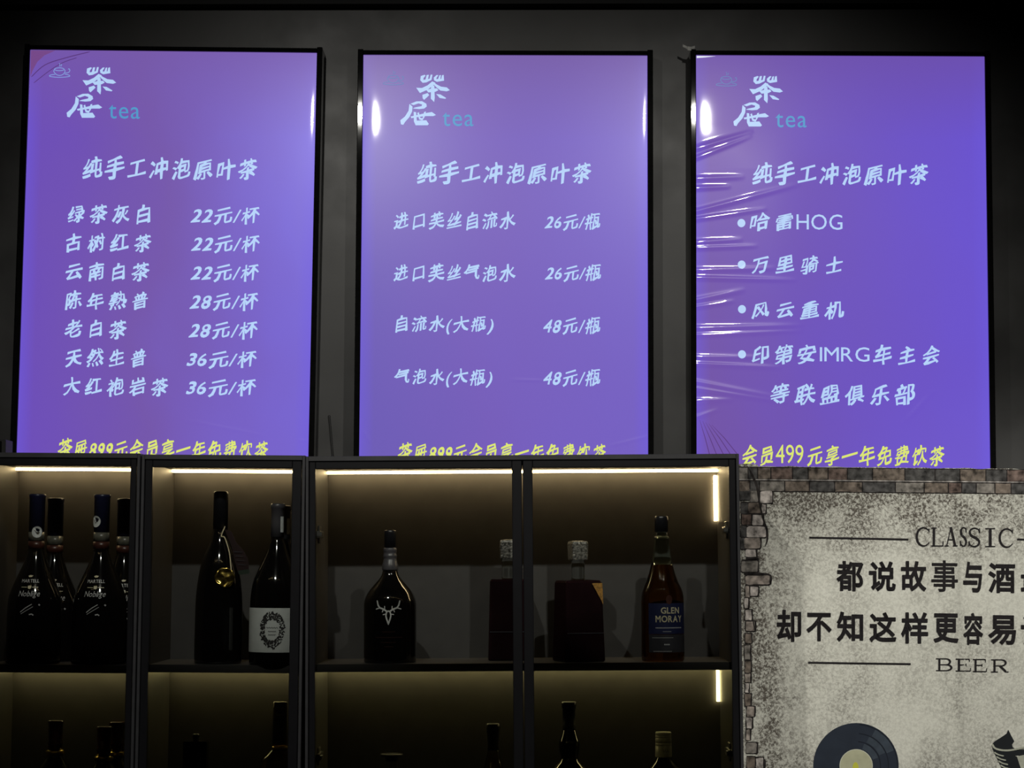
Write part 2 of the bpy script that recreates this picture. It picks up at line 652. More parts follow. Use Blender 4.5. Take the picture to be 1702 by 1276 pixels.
    def put(name, V2, F2, m, label=None, eps=0.0006):
        b = MB()
        P = []
        for p in V2:
            x, z = loc(*p)
            P.append((min(max(x, -w / 2 + 0.001), w / 2 - 0.001), -(Y_WALL - Y_SCR) - hgt(x, z) - eps, min(max(z, 0.001), h - 0.001)))
        b.add(P, F2, m)
        return b.build(name, root, label)

    def line(name, text, box, m, bold=0.012, track=0.12, brush=True, label=None):
        V2, F2 = layout(text, bold, track, brush)
        V2 = fit(V2, box)
        cxp = (box[0] + box[1]) / 2
        V2 = [(p[0], p[1] + (p[0] - cxp) * roll * 0.8) for p in V2]
        return put(name, V2, F2, m, label)

    def strokes(name, sl, m, label=None, eps=0.0006):
        VV, FF = [], []
        for (pts, wd, cl) in sl:
            a, b = ribbon(pts, wd, cl)
            o = len(VV)
            VV += a
            FF += [tuple(i + o for i in f) for f in b]
        return put(name, VV, FF, m, label, eps)

    def polys(name, pl, m, label=None, eps=0.0006):
        VV, FF = [], []
        for p in pl:
            o = len(VV)
            VV += p
            FF.append(tuple(range(o, o + len(p))))
        return put(name, VV, FF, m, label, eps)

    return root, line, strokes, polys


def logo(dx, dy, strokes, polys, line, cup_m):
    def z(pts):
        return [(60 + x * 0.11751 + dx, 80 + y * 0.11751 + dy) for x, y in pts]
    tea = [
        [(722, 290), (775, 272), (792, 282), (762, 318), (760, 345), (790, 338), (806, 275), (838, 272), (825, 332), (848, 326),
         (862, 270), (888, 270), (874, 345), (800, 380), (750, 386), (715, 350)],
        [(905, 312), (945, 276), (972, 276), (945, 318), (945, 334), (968, 330), (985, 280), (1008, 275), (1000, 330), (1012, 328),
         (1022, 280), (1046, 272), (1052, 355), (950, 372), (910, 350)],
        [(885, 365), (930, 385), (905, 415), (820, 482), (710, 530), (658, 455), (740, 458), (820, 420)],
        [(905, 378), (950, 410), (1010, 440), (1090, 450), (1134, 490), (1090, 506), (1000, 495), (945, 450), (905, 412)],
        [(800, 487), (870, 466), (950, 463), (972, 490), (930, 512), (830, 522)],
        [(868, 432), (890, 414), (915, 430), (920, 600), (912, 657), (865, 610)],
        [(745, 555), (820, 530), (842, 560), (770, 627), (750, 605)],
        [(940, 543), (1000, 550), (1082, 600), (1070, 612), (990, 600)],
    ]
    ti = [
        [(575, 682), (660, 648), (740, 645), (800, 680), (742, 692), (690, 676), (620, 700)],
        [(800, 680), (808, 720), (770, 750), (700, 757), (608, 748), (640, 734), (735, 714), (742, 692)],
        [(562, 683), (606, 722), (600, 790), (562, 870), (500, 940), (475, 980), (442, 972), (433, 915), (500, 860), (550, 780)],
        [(578, 862), (700, 835), (780, 815), (880, 798), (937, 840), (900, 856), (800, 856), (700, 866), (590, 885)],
        [(622, 795), (656, 800), (667, 920), (800, 914), (837, 968), (820, 986), (650, 986), (625, 930)],
        [(672, 812), (695, 800), (716, 880), (748, 886), (770, 798), (797, 790), (776, 870), (746, 917), (700, 905)],
    ]
    polys('logo_character', [z(p) for p in tea], M['txt'])
    polys('logo_character', [z(p) for p in ti], M['txt'])
    line('logo_word', 'tea', (181 + dx, 232.5 + dx, 174.5 + dy, 197.5 + dy), M['teal'], 0.0, 0.1, False, 'teal lowercase word')
    s = [(z(ell(330, 300, 68, 20)), 1.1, True),
         (z(smooth_pts([(262, 305), (252, 330), (285, 372), (335, 388), (385, 370), (410, 330), (404, 305)])), 1.1, False),
         (z(smooth_pts([(270, 372), (205, 382), (200, 402), (330, 414), (460, 404), (472, 386), (405, 368)])), 1.1, False),
         (z(smooth_pts([(408, 352), (455, 348), (478, 322), (470, 295), (455, 300)])), 1.1, False),
         (z(smooth_pts([(330, 262), (340, 242), (330, 215)])), 0.9, False),
         (z(smooth_pts([(352, 260), (362, 240), (358, 225)])), 0.9, False)]
    strokes('teacup_icon', s, cup_m, 'thin outline of a steaming teacup')


# left box
sm1 = screen_mat('backlit_purple_print', (112, 80, 190), (119, 88, 176), (122, 104, 218), (122, 92, 172))
r1, line, strokes, polys = lightbox('left of three purple menu signs, listing seven teas priced by the cup',
                                    38.5, 519.5, 85.5, 800, 0.0125, sm1,
                                    [((308, 698), (440, 724), 2.0, 0.0007, False),
                                     ((495, 731), (512, 733), 1.6, 0.0006, False)], False)
logo(0, 0, strokes, polys, line, M['icon'])
line('menu_title', '纯手工冲泡原叶茶', (137, 428, 259, 300), M['txt'], 0.028, 0.1)
for (t, x0, x1, yc, p, px0, px1, pyc) in [
        ('绿茶灰白', 112.6, 250, 356, '22元/杯', 316.7, 432, 359),
        ('古树红茶', 110, 252, 404, '22元/杯', 317.7, 432, 406),
        ('云南白茶', 109, 249, 451.5, '22元/杯', 316.7, 430.6, 454),
        ('陈年熟普', 108, 246, 499.5, '28元/杯', 315, 429.6, 501.5),
        ('老白茶', 107, 211, 547.5, '28元/杯', 313.4, 428.6, 549),
        ('天然生普', 108.6, 243, 595, '36元/杯', 310, 427, 598),
        ('大红袍岩茶', 105, 280, 643, '36元/杯', 309, 426, 645)]:
    line('menu_item', t, (x0, x1, yc - 16.5, yc + 16.5), M['txt'], 0.026, 0.28)
    line('menu_price', p, (px0, px1, pyc - 15.5, pyc + 15.5), M['txt'], 0.024, 0.06)
line('member_offer', '茶屉899元会员享一年免费饮茶', (96, 446, 729, 766), M['yel'], 0.022, 0.1, label='yellow brush lettering')
polys('corner_tint', [[(51, 83), (92, 84), (74, 92), (62, 103), (54, 118), (50.5, 128)]], M['leafred'], 'maroon tint in the top corner', 0.0002)
strokes('corner_leaf', [(smooth_pts([(52, 128), (75, 108), (110, 96), (150, 86)]), [0.6] + [1.5] * 17 + [0.4], False),
                        (smooth_pts([(56, 138), (82, 118), (105, 104), (128, 96)]), [0.5] + [1.2] * 17 + [0.4], False)],
        M['leafline'], 'dark curved lines in the top corner', 0.0003)

# middle box
sm2 = screen_mat('backlit_purple_print_with_film', (110, 92, 186), (118, 92, 190), (118, 96, 200), (120, 92, 164), 0.34)
r2, line, strokes, polys = lightbox('middle of three purple menu signs, listing four waters priced by the bottle',
                                    600.5, 1076.5, 92, 800, 0.004, sm2,
                                    [((850, 631), (905, 632.5), 1.6, 0.0006, False),
                                     ((1010, 742), (1082, 724), 1.8, 0.0007, False),
                                     ((604, 715), (616, 738), 1.8, 0.0005, False)], False)
logo(554.5, 12.5, strokes, polys, line, M['iconteal'])
line('menu_title', '纯手工冲泡原叶茶', (693, 983, 267, 307), M['txt'], 0.028, 0.1)
for (t, x0, x1, yc, p, px0, px1, pyc) in [
        ('进口芙丝自流水', 654, 857, 367, '26元/瓶', 905, 997.7, 369),
        ('进口芙丝气泡水', 653.8, 857, 453.5, '26元/瓶', 905.6, 999, 454),
        ('自流水(大瓶)', 657, 820.5, 540, '48元/瓶', 903, 997.7, 541.6),
        ('气泡水(大瓶)', 655, 818.5, 628, '48元/瓶', 903, 997.7, 628)]:
    line('menu_item', t, (x0, x1, yc - 16, yc + 16), M['txt'], 0.022, 0.12)
    line('menu_price', p, (px0, px1, pyc - 15, pyc + 15), M['txt'], 0.022, 0.06)
line('member_offer', '茶屉899元会员享一年免费饮茶', (661, 1007, 735, 771), M['yel'], 0.022, 0.1, label='yellow brush lettering')

# right box, its film in folds along the left edge
folds = [((1150, 249), (1252, 218)), ((1150, 265), (1250, 226)), ((1150, 297), (1238, 294)), ((1150, 313), (1215, 310)),
         ((1150, 353), (1330, 306)), ((1150, 365), (1275, 347)), ((1150, 403), (1235, 398)), ((1150, 412), (1260, 409)),
         ((1150, 449), (1290, 446)), ((1150, 461), (1325, 466)), ((1150, 500), (1240, 481)), ((1150, 511), (1222, 500)),
         ((1150, 545), (1335, 541)), ((1150, 557), (1335, 550)), ((1150, 593), (1275, 594)), ((1150, 604), (1300, 611)),
         ((1150, 633), (1300, 662)), ((1150, 644), (1310, 670)), ((1150, 666), (1220, 664)), ((1150, 696), (1195, 680))]
cr3 = [(a, b, 3.6 if i % 2 else 4.2, 0.0021 if i % 3 else 0.0026, True) for i, (a, b) in enumerate(folds)]
cr3 += [((1500, 705), (1552, 648), 2.2, 0.0010, False), ((1512, 696), (1545, 658), 1.6, 0.0008, False),
        ]
sm3 = screen_mat('backlit_purple_print_in_folds', (116, 84, 170), (112, 84, 192), (110, 86, 212), (112, 82, 172))
r3, line, strokes, polys = lightbox('right of three purple menu signs, listing riding clubs, its film in folds at left',
                                    1157.2, 1641, 93, 800, 0.0065, sm3, cr3, True)
logo(1108, 14.5, strokes, polys, line, M['iconteal'])
line('menu_title', '纯手工冲泡原叶茶', (1250, 1543, 268.5, 309), M['txt'], 0.028, 0.1)
for (bx, by) in [(1232, 371), (1232.5, 440), (1233, 514), (1233, 589)]:
    polys('bullet', [ell(bx, by, 6.6, 6.9, 20)], M['txt'])
line('club_name', '哈雷', (1245.7, 1318, 353.5, 385), M['txt'], 0.024, 0.2)
line('club_name', 'HOG', (1323.5, 1400, 356.5, 382), M['txt'], 0.0, 0.15, False)
line('club_name', '万里骑士', (1249, 1400.6, 423.5, 456.5), M['txt'], 0.024, 0.3)
line('club_name', '风云重机', (1248.5, 1403, 499.5, 531.5), M['txt'], 0.024, 0.3)
line('club_name', '印第安', (1249, 1356.4, 572.5, 606), M['txt'], 0.024, 0.18)
line('club_name', 'IMRG', (1362.4, 1445, 577, 601), M['txt'], 0.0, 0.1, False)
line('club_name', '车主会', (1451, 1562, 573, 607), M['txt'], 0.024, 0.3)
line('club_name', '等联盟俱乐部', (1280, 1521, 637, 674), M['txt'], 0.024, 0.2)
line('member_offer', '会员', (1233.7, 1284.6, 739, 775), M['yel'], 0.022, 0.1, label='yellow brush lettering')
line('member_offer', '499', (1289, 1335, 739, 770), M['yel'], 0.0, 0.0, False, label='yellow numerals')
line('member_offer', '元享一年免费饮茶', (1341, 1569.7, 739, 776), M['yel'], 0.022, 0.1, label='yellow brush lettering')
polys('bare_light', [[(1158, 93), (1190, 93.6), (1172, 95.6), (1158, 96.6)]], M['bare'], 'white light showing past the film corner', 0.0008)
strokes('corner_leaf', [([(1163 + 5 * i, 698 + 2 * i), (1172 + 8 * i, 728), (1180 + 12 * i, 758)], [0.4, 1.3, 1.3], False) for i in range(5)],
        M['leafline'], 'fan of dark lines in the bottom corner', 0.0003)
# curled scrap of tape at its corner
tb = MB()
pz = [r3.matrix_world]
tp = [at(x, y, Y_SCR - 0.008) - r3.location for x, y in [(1130, 75), (1138, 79), (1144, 80), (1150, 79)]]
for k in range(3):
    a, b = tp[k], tp[k + 1]
    d = 0.006 if k != 1 else 0.009
    tb.add([(a.x, a.y - 0.002 * k, a.z), (b.x, b.y - 0.004 * k, b.z), (b.x, b.y - 0.004 * k, b.z - d), (a.x, a.y - 0.002 * k, a.z - d)],
           [(0, 1, 2, 3)], M['dust'])
tb.build('tape_scrap', r3, 'grey curled scrap at the top left corner')

# ---------------------------------------------------------------- the display cabinets
Y_CAB = 4.20
DEP = 0.297


class Cab:
    def __init__(s, label, xl, xr, top_px, roll, doors, group='black glass door bottle cabinets', tr=0.006):
        """xl, xr: world x of the two outer sides at eye level; top_px: (x, y) photo pixel of the top edge"""
        s.roll = roll
        s.w = (xr - xl)
        s.sn, s.cs = math.sin(roll), math.cos(roll)
        s.x0 = xl - EYE * s.sn
        p = at(top_px[0], top_px[1], Y_CAB)
        lx = p.x - s.x0 - p.z * s.sn
        s.h = p.z + lx * s.sn            # height above the root
        s.root = empty('display_cabinet', (s.x0, Y_CAB, 0), label, 'cabinet', group, rot=(0, roll, 0))
        r, w, h = s.root, s.w, s.h
        T, TR = 0.020, tr
        # carcass: sides, top, bottom, plinth, with a thin lipping round the doors
        b = MB()
        b.box(0, T, 0.02, DEP, 0, h, M['inner'])
        b.box(w - TR, w, 0.02, DEP, 0, h, M['inner'])
        b.box(T, w - TR, 0.02, DEP, h - T, h, M['inner'])
        b.box(T, w - TR, 0.02, DEP, 0.0, 0.06, M['inner'])
        b.box(0, 0.006, 0, 0.02, 0, h, M['carcass'])
        b.box(w - 0.006, w, 0, 0.02, 0, h, M['carcass'])
        b.box(0.006, w - 0.006, 0, 0.02, h - 0.010, h, M['carcass'])
        b.box(0.006, w - 0.006, 0, 0.02, 0, 0.05, M['carcass'])
        bevel(b.build('carcass', r), 0.0008, 1)
        b = MB()
        b.box(T, w - TR, DEP - 0.02, DEP - 0.001, 0.06, h - T, M['inner'])
        b.build('back_panel', r)
        s.zs = at(700, 1104.0, Y_CAB + 0.03).z        # shelf top seen in the photo
        s.shelves = [s.zs, s.zs - 0.43, s.zs - 0.86]
        for z in s.shelves:
            b = MB()
            b.box(T, w - TR, 0.03, DEP - 0.02, z - 0.016, z, M['inner'])
            b.build('shelf', r)
        for (a, c, sl, sr) in doors:                  # x from, to, stile widths
            zt, zb = h - 0.0115, 0.052
            b = MB()
            b.box(a, a + sl, 0.001, 0.018, zb, zt, M['door'])
            b.box(c - sr, c, 0.001, 0.018, zb, zt, M['door'])
            b.box(a + sl, c - sr, 0.001, 0.018, zt - 0.0145, zt, M['door'])
            b.box(a + sl, c - sr, 0.001, 0.018, zb, zb + 0.016, M['door'])
            d = bevel(b.build('door', r), 0.0012, 1)
            b = MB()
            b.box(a + sl - 0.001, c - sr + 0.001, 0.008, 0.012, zb + 0.015, zt - 0.0135, M['pane'])
            b.build('glass_pane', d)

    def led(s, xa, xb, z, m, label=None):
        b = MB()
        b.box(xa, xb, DEP - 0.052, DEP - 0.040, z - 0.0055, z - 0.0005, m)
        return b.build('led_strip', s.root, label)

    def led_v(s, x, za, zb, m):
        b = MB()
        b.box(x - 0.007, x - 0.0005, DEP - 0.029, DEP - 0.0205, za, zb, m)
        return b.build('led_strip', s.root, 'short upright warm light strip')

    def hinge(s, x, z, sgn):
        b = MB()
        b.box(min(x, x + sgn * 0.008), max(x, x + sgn * 0.008), 0.022, 0.10, z - 0.007, z + 0.007, M['steel'])
        b.box(min(x, x + sgn * 0.012), max(x, x + sgn * 0.012), 0.02, 0.05, z - 0.0045, z + 0.0045, M['steel'])
        b.box(min(x, x + sgn * 0.004), max(x, x + sgn * 0.004), 0.05, 0.085, z - 0.018, z + 0.018, M['steel'])
        bevel(b.build('hinge', s.root, 'steel hinge arm'), 0.001, 1)

    def pt(s, x, y, z):
        return Vector((s.x0 + x * s.cs + z * s.sn, Y_CAB + y, -x * s.sn + z * s.cs))

    def place(s, px, Y, tier=0):
        """where a bottle stands: photo column px at shelf level, depth Y"""
        z = s.shelves[tier]
        p = at(px, 1100, Y)
        x = (p.x - s.x0 - z * s.sn) / s.cs
        return s.pt(x, Y - Y_CAB, z)


def X(px):
    return at(px, 938, Y_CAB).x


cab1 = Cab('leftmost black display cabinet, cut by the photo edge, holding four cognac bottles',
           X(229) - 0.337, X(229), (120, 752.5), 0.007, [(0.0075, 0.3295, 0.013, 0.012)])
cab2 = Cab('narrow black display cabinet with a medallion bottle and a white labelled wine bottle',
           X(231.6), X(504.6), (370, 755.8), 0.007, [(0.0075, X(504.6) - X(231.6) - 0.0075, 0.015, 0.019)])
w3 = X(1231) - X(507.6)
mid = X(869) - X(507.6)
cab3 = Cab('wide double door black display cabinet under the middle menu, with whisky bottles',
           X(507.6), X(1231), (869, 756.0), -0.006, [(0.0075, mid - 0.0012, 0.0125, 0.020), (mid + 0.0012, w3 - 0.0075, 0.020, 0.0135)], tr=0.020)
for cb in (cab1, cab2, cab3):
    cb.led(0.0205, cb.w - 0.0205, cb.h - 0.020, M['led'], 'warm white light strip')
    cb.led(0.0205, cb.w - 0.0205, cb.shelves[0] - 0.016, M['led_low'], 'dim warm light strip under the shelf')
xr = cab3.w - 0.0205
cab3.led_v(xr, cab3.h - 0.020 - 0.112, cab3.h - 0.033, M['led'])
cab3.led_v(xr, cab3.shelves[0] - 0.016 - 0.080, cab3.shelves[0] - 0.029, M['led_low'])
zh = at(700, 888, Y_CAB + 0.05).z
for z in (zh, zh - 0.455):
    cab3.hinge(0.0202, z, 1)
    cab3.hinge(cab3.w - 0.0202, z + 0.004, -1)

# ---------------------------------------------------------------- bottles
BK = 1.0 / F


class Bottle:
    def __init__(s, name, label, cat, cab, px, Y, base, tier=0, turn=0.0, group=None, bx=None):
        """base: photo y of its foot; all sizes below in photo pixels at its depth"""
        s.k = Y / F
        s.base = base
        p = cab.place(px, Y, tier)
        s.root = empty(name, p + Vector((0, 0, 0.0003)), label, cat, group, rot=(0, cab.roll, turn))

    def z(s, py):
        return (s.base - py) * s.k

    def prof(s, pts):
        return [(r * s.k, max(0.0, s.z(y))) for (y, r) in pts]

    def lathe(s, name, pts, m, label=None, parent=None, smooth=4, seg=48):
        p = s.prof(pts)
        b = MB()
        b.lathe(p, m, seg)
        o = b.build(name, parent or s.root, label)
        return o

    def body(s, pts, m, name='body', label=None):
        """foot to mouth, rounded through the given points"""
        q = smooth_pts([(y, r) for (y, r) in pts], 5)
        b = MB()
        b.lathe(s.prof([(y, max(r, 0.3)) for (y, r) in q]), m, 56)
        return b.build(name, s.root, label)

    def patch(s, name, y0, y1, r0, r1, a0, a1, m, label=None, parent=None):
        b = MB()
        b.lathe([(r1 * s.k, s.z(y1)), (r0 * s.k, s.z(y0))], m, 24, a0, a1, True, False)
        return b.build(name, parent or s.root, label)

    def wrap(s, name, V2, F2, r, m, parent=None, label=None):
        """flat print (x right, y down, px about the axis) wrapped on radius r"""
        b = MB()
        vs = []
        for (x, y) in V2:
            rr = r(y) if callable(r) else r
            a = x / rr
            vs.append((rr * s.k * math.sin(a), -rr * s.k * math.cos(a), s.z(y)))
        b.add(vs, F2, m)
        return b.build(name, parent or s.root, label)

    def text(s, name, t, box, r, m, parent=None, brush=False, bold=0.0):
        V2, F2 = layout(t, bold, 0.1, brush)
        return s.wrap(name, fit(V2, box), F2, r, m, parent)


def cognac(label, px, Y, top, base, detail, sticker=None, turn=0.0):
    B = Bottle('cognac_bottle', label, 'bottle', cab1, px, Y, base, 0, turn, 'cognac bottles in the leftmost cabinet')
    o = top - 820

    def y(v):
        return v + o
    body = B.body([(base, 36), (base - 1, 41), (y(1090), 43.5), (y(1076), 44.5), (y(1026), 44.5), (y(1000), 43.5), (y(985), 41),
                   (y(963), 32.5), (y(935), 20), (y(918), 14), (y(908), 12.5), (y(880), 12), (y(878), 11.8)], M['darkglass'])
    B.lathe('capsule', [(y(882), 12.8), (y(826), 13.0), (y(825), 14.0), (y(821), 14.0), (y(820), 13.0)], M['bluecap'])
    B.lathe('neck_label', [(y(897), 13.2), (y(883), 13.2)], M['neckclear'], 'pale neck label')
    B.lathe('neck_band', [(y(910), 13.6), (y(898), 13.4)], M['copperband'], 'brown neck band')

    def rr(yy):
        t = [(y(905), 14.0), (y(918), 15.5), (y(935), 21), (y(963), 33.6), (y(985), 42.2), (y(1000), 44.6), (y(1030), 45.6), (y(1100), 45.6)]
        for (a, ra), (b, rb) in zip(t, t[1:]):
            if a <= yy <= b:
                return ra + 1.2 + (rb - ra) * (yy - a) / (b - a)
        return t[-1][1] if yy > t[-1][0] else t[0][1]
    B.text('brand_lettering', 'MARTELL', (-14.5, 14.5, y(960.5), y(966)), rr, M['letterwhite'], bold=0.01)
    b2 = ribbon([(-14, y(973.5)), (-4, y(973.5))], 0.9)
    b3 = ribbon([(4, y(973.5)), (14, y(973.5))], 0.9)
    b4 = [(-2.8, y(971)), (2.8, y(971)), (2.8, y(975)), (0, y(976.5)), (-2.8, y(975))]
    b5 = [(-4, y(955)), (-1, y(953.6)), (4, y(954.6)), (1.5, y(957)), (-2.5, y(957.2))]
    V2 = b2[0] + b3[0] + b4 + b5
    B.wrap('crest', V2, [(0, 1, 3, 2), (4, 5, 7, 6), tuple(range(8, 13)), tuple(range(13, 18))], rr, M['lettergold'])
    B.text('brand_lettering', 'Noblige', (-18, 18, y(979), y(991.5)), rr, M['letterwhite'], brush=True)
    # engraved diagonal mark lower on the glass
    VV, FF = [], []
    for (pts, wd) in [([(-13, y(1014)), (-4, y(1007)), (6, y(1001))], 1.3), ([(-12, y(1017)), (-2, y(1011)), (8, y(1005))], 0.8),
                      ([(2, y(1018)), (6, y(1017)), (9, y(1019))], 2.0), ([(17, y(1001)), (19, y(1003))], 2.4)]:
        a, f = ribbon(pts, wd)
        n = len(VV)
        VV += a
        FF += [tuple(i + n for i in q) for q in f]
    B.wrap('etched_mark', VV, FF, rr, M['letterwhite'])
    B.lathe('foot_ring', [(base, 42), (base - 2, 44.2), (base - 4, 44.6)], M['amber'], 'reddish glass foot')
    if sticker:
        sx, sy = sticker
        P = [(sx + 9 * math.cos(2 * PI * i / 24), y(sy) + 9.4 * math.sin(2 * PI * i / 24)) for i in range(24)]
        st = B.wrap('round_sticker', P, [tuple(range(24))], 14.2, M['white'], label='white round sticker')
        a, f = ribbon([(sx - 4, y(sy) - 3), (sx, y(sy) + 3), (sx + 4, y(sy) - 3)], 1.2)
        B.wrap('sticker_mark', a, f, 14.4, M['inkdark'], st)
    return B


cognac('left front cognac bottle in leftmost cabinet, white round sticker low on its neck', 55, 4.285, 820, 1099, True, (4, 883))
cognac('right front cognac bottle in leftmost cabinet, white round sticker high on its neck', 163.5, 4.285, 820, 1099, True, (-8, 865))
cognac('rear cognac bottle without sticker, just behind the left front one', 86, 4.405, 826, 1094, False, None, 0.25)
cognac('rear cognac bottle without sticker, half hidden by the door frame', 202.5, 4.405, 826, 1094, False, None, 0.2)

# tall dark bottle with a gold medallion
B = Bottle('wine_bottle', 'tall dark wine bottle with a gold medallion and a hanging maroon tag', 'bottle', cab2, 362, 4.30, 1097)
B.body([(1097, 33), (1096, 38), (1085, 39), (1030, 39), (985, 38), (945, 33), (919, 26), (898, 17), (882, 12.5), (868, 11.4), (830, 11), (816, 10.8)], M['darkglass'])
B.lathe('capsule', [(876, 12.2), (818, 12.2), (815, 11.6), (814, 10)], M['blackcap'])
md = Bottle.wrap
b = MB()
k = B.k
mc = Vector((14 * k, -34.5 * k, B.z(956)))
ring = []
for (rr, dd) in [(16.5, 0), (16.5, 2.2), (14.5, 3.0), (13.2, 2.0), (8, 2.6), (0.5, 3.4)]:
    ring.append((rr * k, dd * k))
ns = 32
vs = []
for (rr, dd) in ring:
    for i in range(ns):
        a = 2 * PI * i / ns
        wob = 1 + (0.04 * math.sin(11 * a) if rr > 15 * k else 0.12 * math.sin(5 * a + rr * 900))
        vs.append((mc.x + rr * wob * math.cos(a), mc.y - dd - (0.8 * k * math.sin(3 * a + 1) if 6 * k < rr < 10 * k else 0), mc.z + rr * wob * math.sin(a)))
fs = [(j * ns + i, j * ns + (i + 1) % ns, (j + 1) * ns + (i + 1) % ns, (j + 1) * ns + i) for j in range(len(ring) - 1) for i in range(ns)]
fs += [tuple(reversed(range(ns))), tuple((len(ring) - 1) * ns + i for i in range(ns))]
b.add(vs, fs, M['gold'], True)
b.build('medallion', B.root, 'embossed gold medallion')
b = MB()
b.tube(smooth_pts([(9 * k, -9 * k, B.z(872)), (4 * k, -15 * k, B.z(888)), (10 * k, -17 * k, B.z(891)), (19 * k, -24 * k, B.z(915)), (24 * k, -34 * k, B.z(942)), (26 * k, -36 * k, B.z(950))]), 1.0 * k, M['cord'])
b.build('cord', B.root, 'pale gold cord')
tagp = [(10, 877), (22, 881), (30, 899), (42, 911), (50, 925), (52, 945), (34, 950), (28, 930), (22, 906)]
b = MB()
vs = [(x * k, (-19 - 0.1 * (x - 10)) * k, B.z(y)) for x, y in tagp] + [(x * k, (-18 - 0.1 * (x - 10)) * k, B.z(y)) for x, y in tagp]
n = len(tagp)
b.add(vs, [tuple(range(n)), tuple(reversed(range(n, 2 * n)))] + [(i, (i + 1) % n, n + (i + 1) % n, n + i) for i in range(n)], M['tag'])
tg = b.build('hang_tag', B.root, 'dark maroon tag')
b = MB()
tp2 = [(34, 945), (52, 942), (53, 949), (36, 952)]
b.add([(x * k, (-23.5) * k, B.z(y)) for x, y in tp2], [(0, 1, 2, 3)], M['taggreen'])
for i in range(4):
    yy = 913 + 7 * i
    b.add([(x * k, -24 * k, B.z(y)) for x, y in [(27 + 2 * i, yy), (40 + 2 * i, yy + 1), (40 + 2 * i, yy + 2), (27 + 2 * i, yy + 1)]], [(0, 1, 2, 3)], M['labelgrey'])
b.build('tag_print', tg, 'green edge and faint lines')


def wine(label, px, Y, top, base, front):
    B = Bottle('wine_bottle', label, 'bottle', cab2, px, Y, base, 0, 0.0)
    o = top - 836.5
    B.body([(base, 38), (base - 1, 42), (base - 8, 43.6), (1040 + o, 43.6), (1008 + o, 43.2), (985 + o, 42), (965 + o, 38.5), (945 + o, 30.5), (920 + o, 19),
            (900 + o, 12), (890 + o, 10.3), (850 + o, 9.8), (840 + o, 9.6)], M['darkglass'])
    cp = B.lathe('capsule', [(892 + o, 11.2), (866 + o, 10.8), (845 + o, 10.6), (844 + o, 12), (838 + o, 12), (836.5 + o, 10.5)], M['greycap'], 'grey capsule')
    B.patch('neck_strip', 858 + o, 884 + o, 11.4, 11.5, 0.55, 1.15, M['white'], 'white strip label')
    if front:
        lb = B.patch('label', 1008, 1080, 44.1, 44.1, -1.35, 1.05, M['labelwhite'], 'white paper label')
        VV, FF = [], []
        rnd = random.Random(3)
        for i in range(300):
            a = rnd.uniform(0, 2 * PI)
            q = rnd.uniform(0.58, 1.0)
            cx, cy = -1.0 + 21.5 * q * math.cos(a), 1044 + 30 * q * math.sin(a)
            th = rnd.uniform(0, PI)
            n = len(VV)
            for j in range(6):
                u, v = 2.1 * math.cos(j * PI / 3), 1.0 * math.sin(j * PI / 3)
                VV.append((cx + u * math.cos(th) - v * math.sin(th), cy + u * math.sin(th) + v * math.cos(th)))
            FF.append(tuple(range(n, n + 6)))
        B.wrap('wreath_print', VV, FF, 44.4, M['inkdark'], lb, 'dark oval leaf wreath')
        VV, FF = [], []
        for (y, hw) in [(1040, 9.5), (1046, 6.5), (1051.5, 6)]:
            pts = [(-1 - hw + hw * 2 * i / 14, y + 1.3 * math.sin(i * 2.1 + y)) for i in range(15)]
            a, f = ribbon(pts, 0.8)
            n = len(VV)
            VV += a
            FF += [tuple(i + n for i in q) for q in f]
        B.wrap('script_print', VV, FF, 44.5, M['inkdark'], lb, 'fine dark script lines')
    return B


wine('dark wine bottle with a square white label and oval leaf wreath', 457.5, 4.272, 836.5, 1101, True)
wine('grey necked wine bottle half hidden behind the white labelled one', 468, 4.40, 838.5, 1095, False)

# broad shouldered dark bottle with a silver stag head
B = Bottle('whisky_bottle', 'broad shouldered dark whisky bottle with a silver stag head, under the middle menu', 'bottle', cab3, 648.5, 4.30, 1097)
B.body([(1097, 38), (1096, 42.5), (1088, 43.5), (1050, 43.5), (1010, 43.5), (998, 43), (988, 40), (978, 34), (968, 25), (958, 16.5), (950, 13), (942, 12), (928, 10)], M['darkglass'])
B.lathe('collar', [(946, 13.0), (944, 13.4), (936, 13.0), (934, 12), (930, 11.5), (929, 10.8), (925, 10.8), (924, 11.4), (921, 11.4), (920, 10.6), (916, 10.6), (915, 11.2), (911, 11.2), (909, 10.2)],
        M['greycap'], 'ringed dark metal collar')
B.lathe('stopper', [(909, 9.6), (884, 9.8), (881, 10), (880, 9)], M['blackcap'])
sl = [([(0, 1032), (-2.5, 1026), (-4, 1020), (-3, 1014), (0, 1012), (3, 1014), (4, 1020), (2.5, 1026), (0, 1032)], 2.4),
      ([(-2, 1013), (-8, 1009), (-14, 1007), (-17, 1003), (-19, 995)], [2.6, 2.6, 2.4, 2.2, 1.4]),
      ([(2, 1013), (8, 1009), (14, 1007), (17, 1003), (19, 995)], [2.6, 2.6, 2.4, 2.2, 1.4]),
      ([(-14, 1007), (-21, 1009)], 1.6), ([(14, 1007), (21, 1009)], 1.6), ([(-8, 1009), (-10, 1014)], 1.6), ([(8, 1009), (10, 1014)], 1.6),
      ([(-6, 1010), (-6, 1004)], 1.4), ([(6, 1010), (6, 1004)], 1.4), ([(-4, 1017), (-9, 1018)], 1.6), ([(4, 1017), (9, 1018)], 1.6), ([(-1.5, 1030), (0, 1034), (1.5, 1030)], 2)]
VV, FF = [], []
for pts, wd in sl:
    a, f = ribbon(pts, wd)
    n = len(VV)
    VV += a
    FF += [tuple(i + n for i in q) for q in f]
st = B.wrap('stag_emblem', VV, FF, 44.3, M['silver'], label='silver stag head emblem')
so = st.modifiers.new('solid', 'SOLIDIFY')
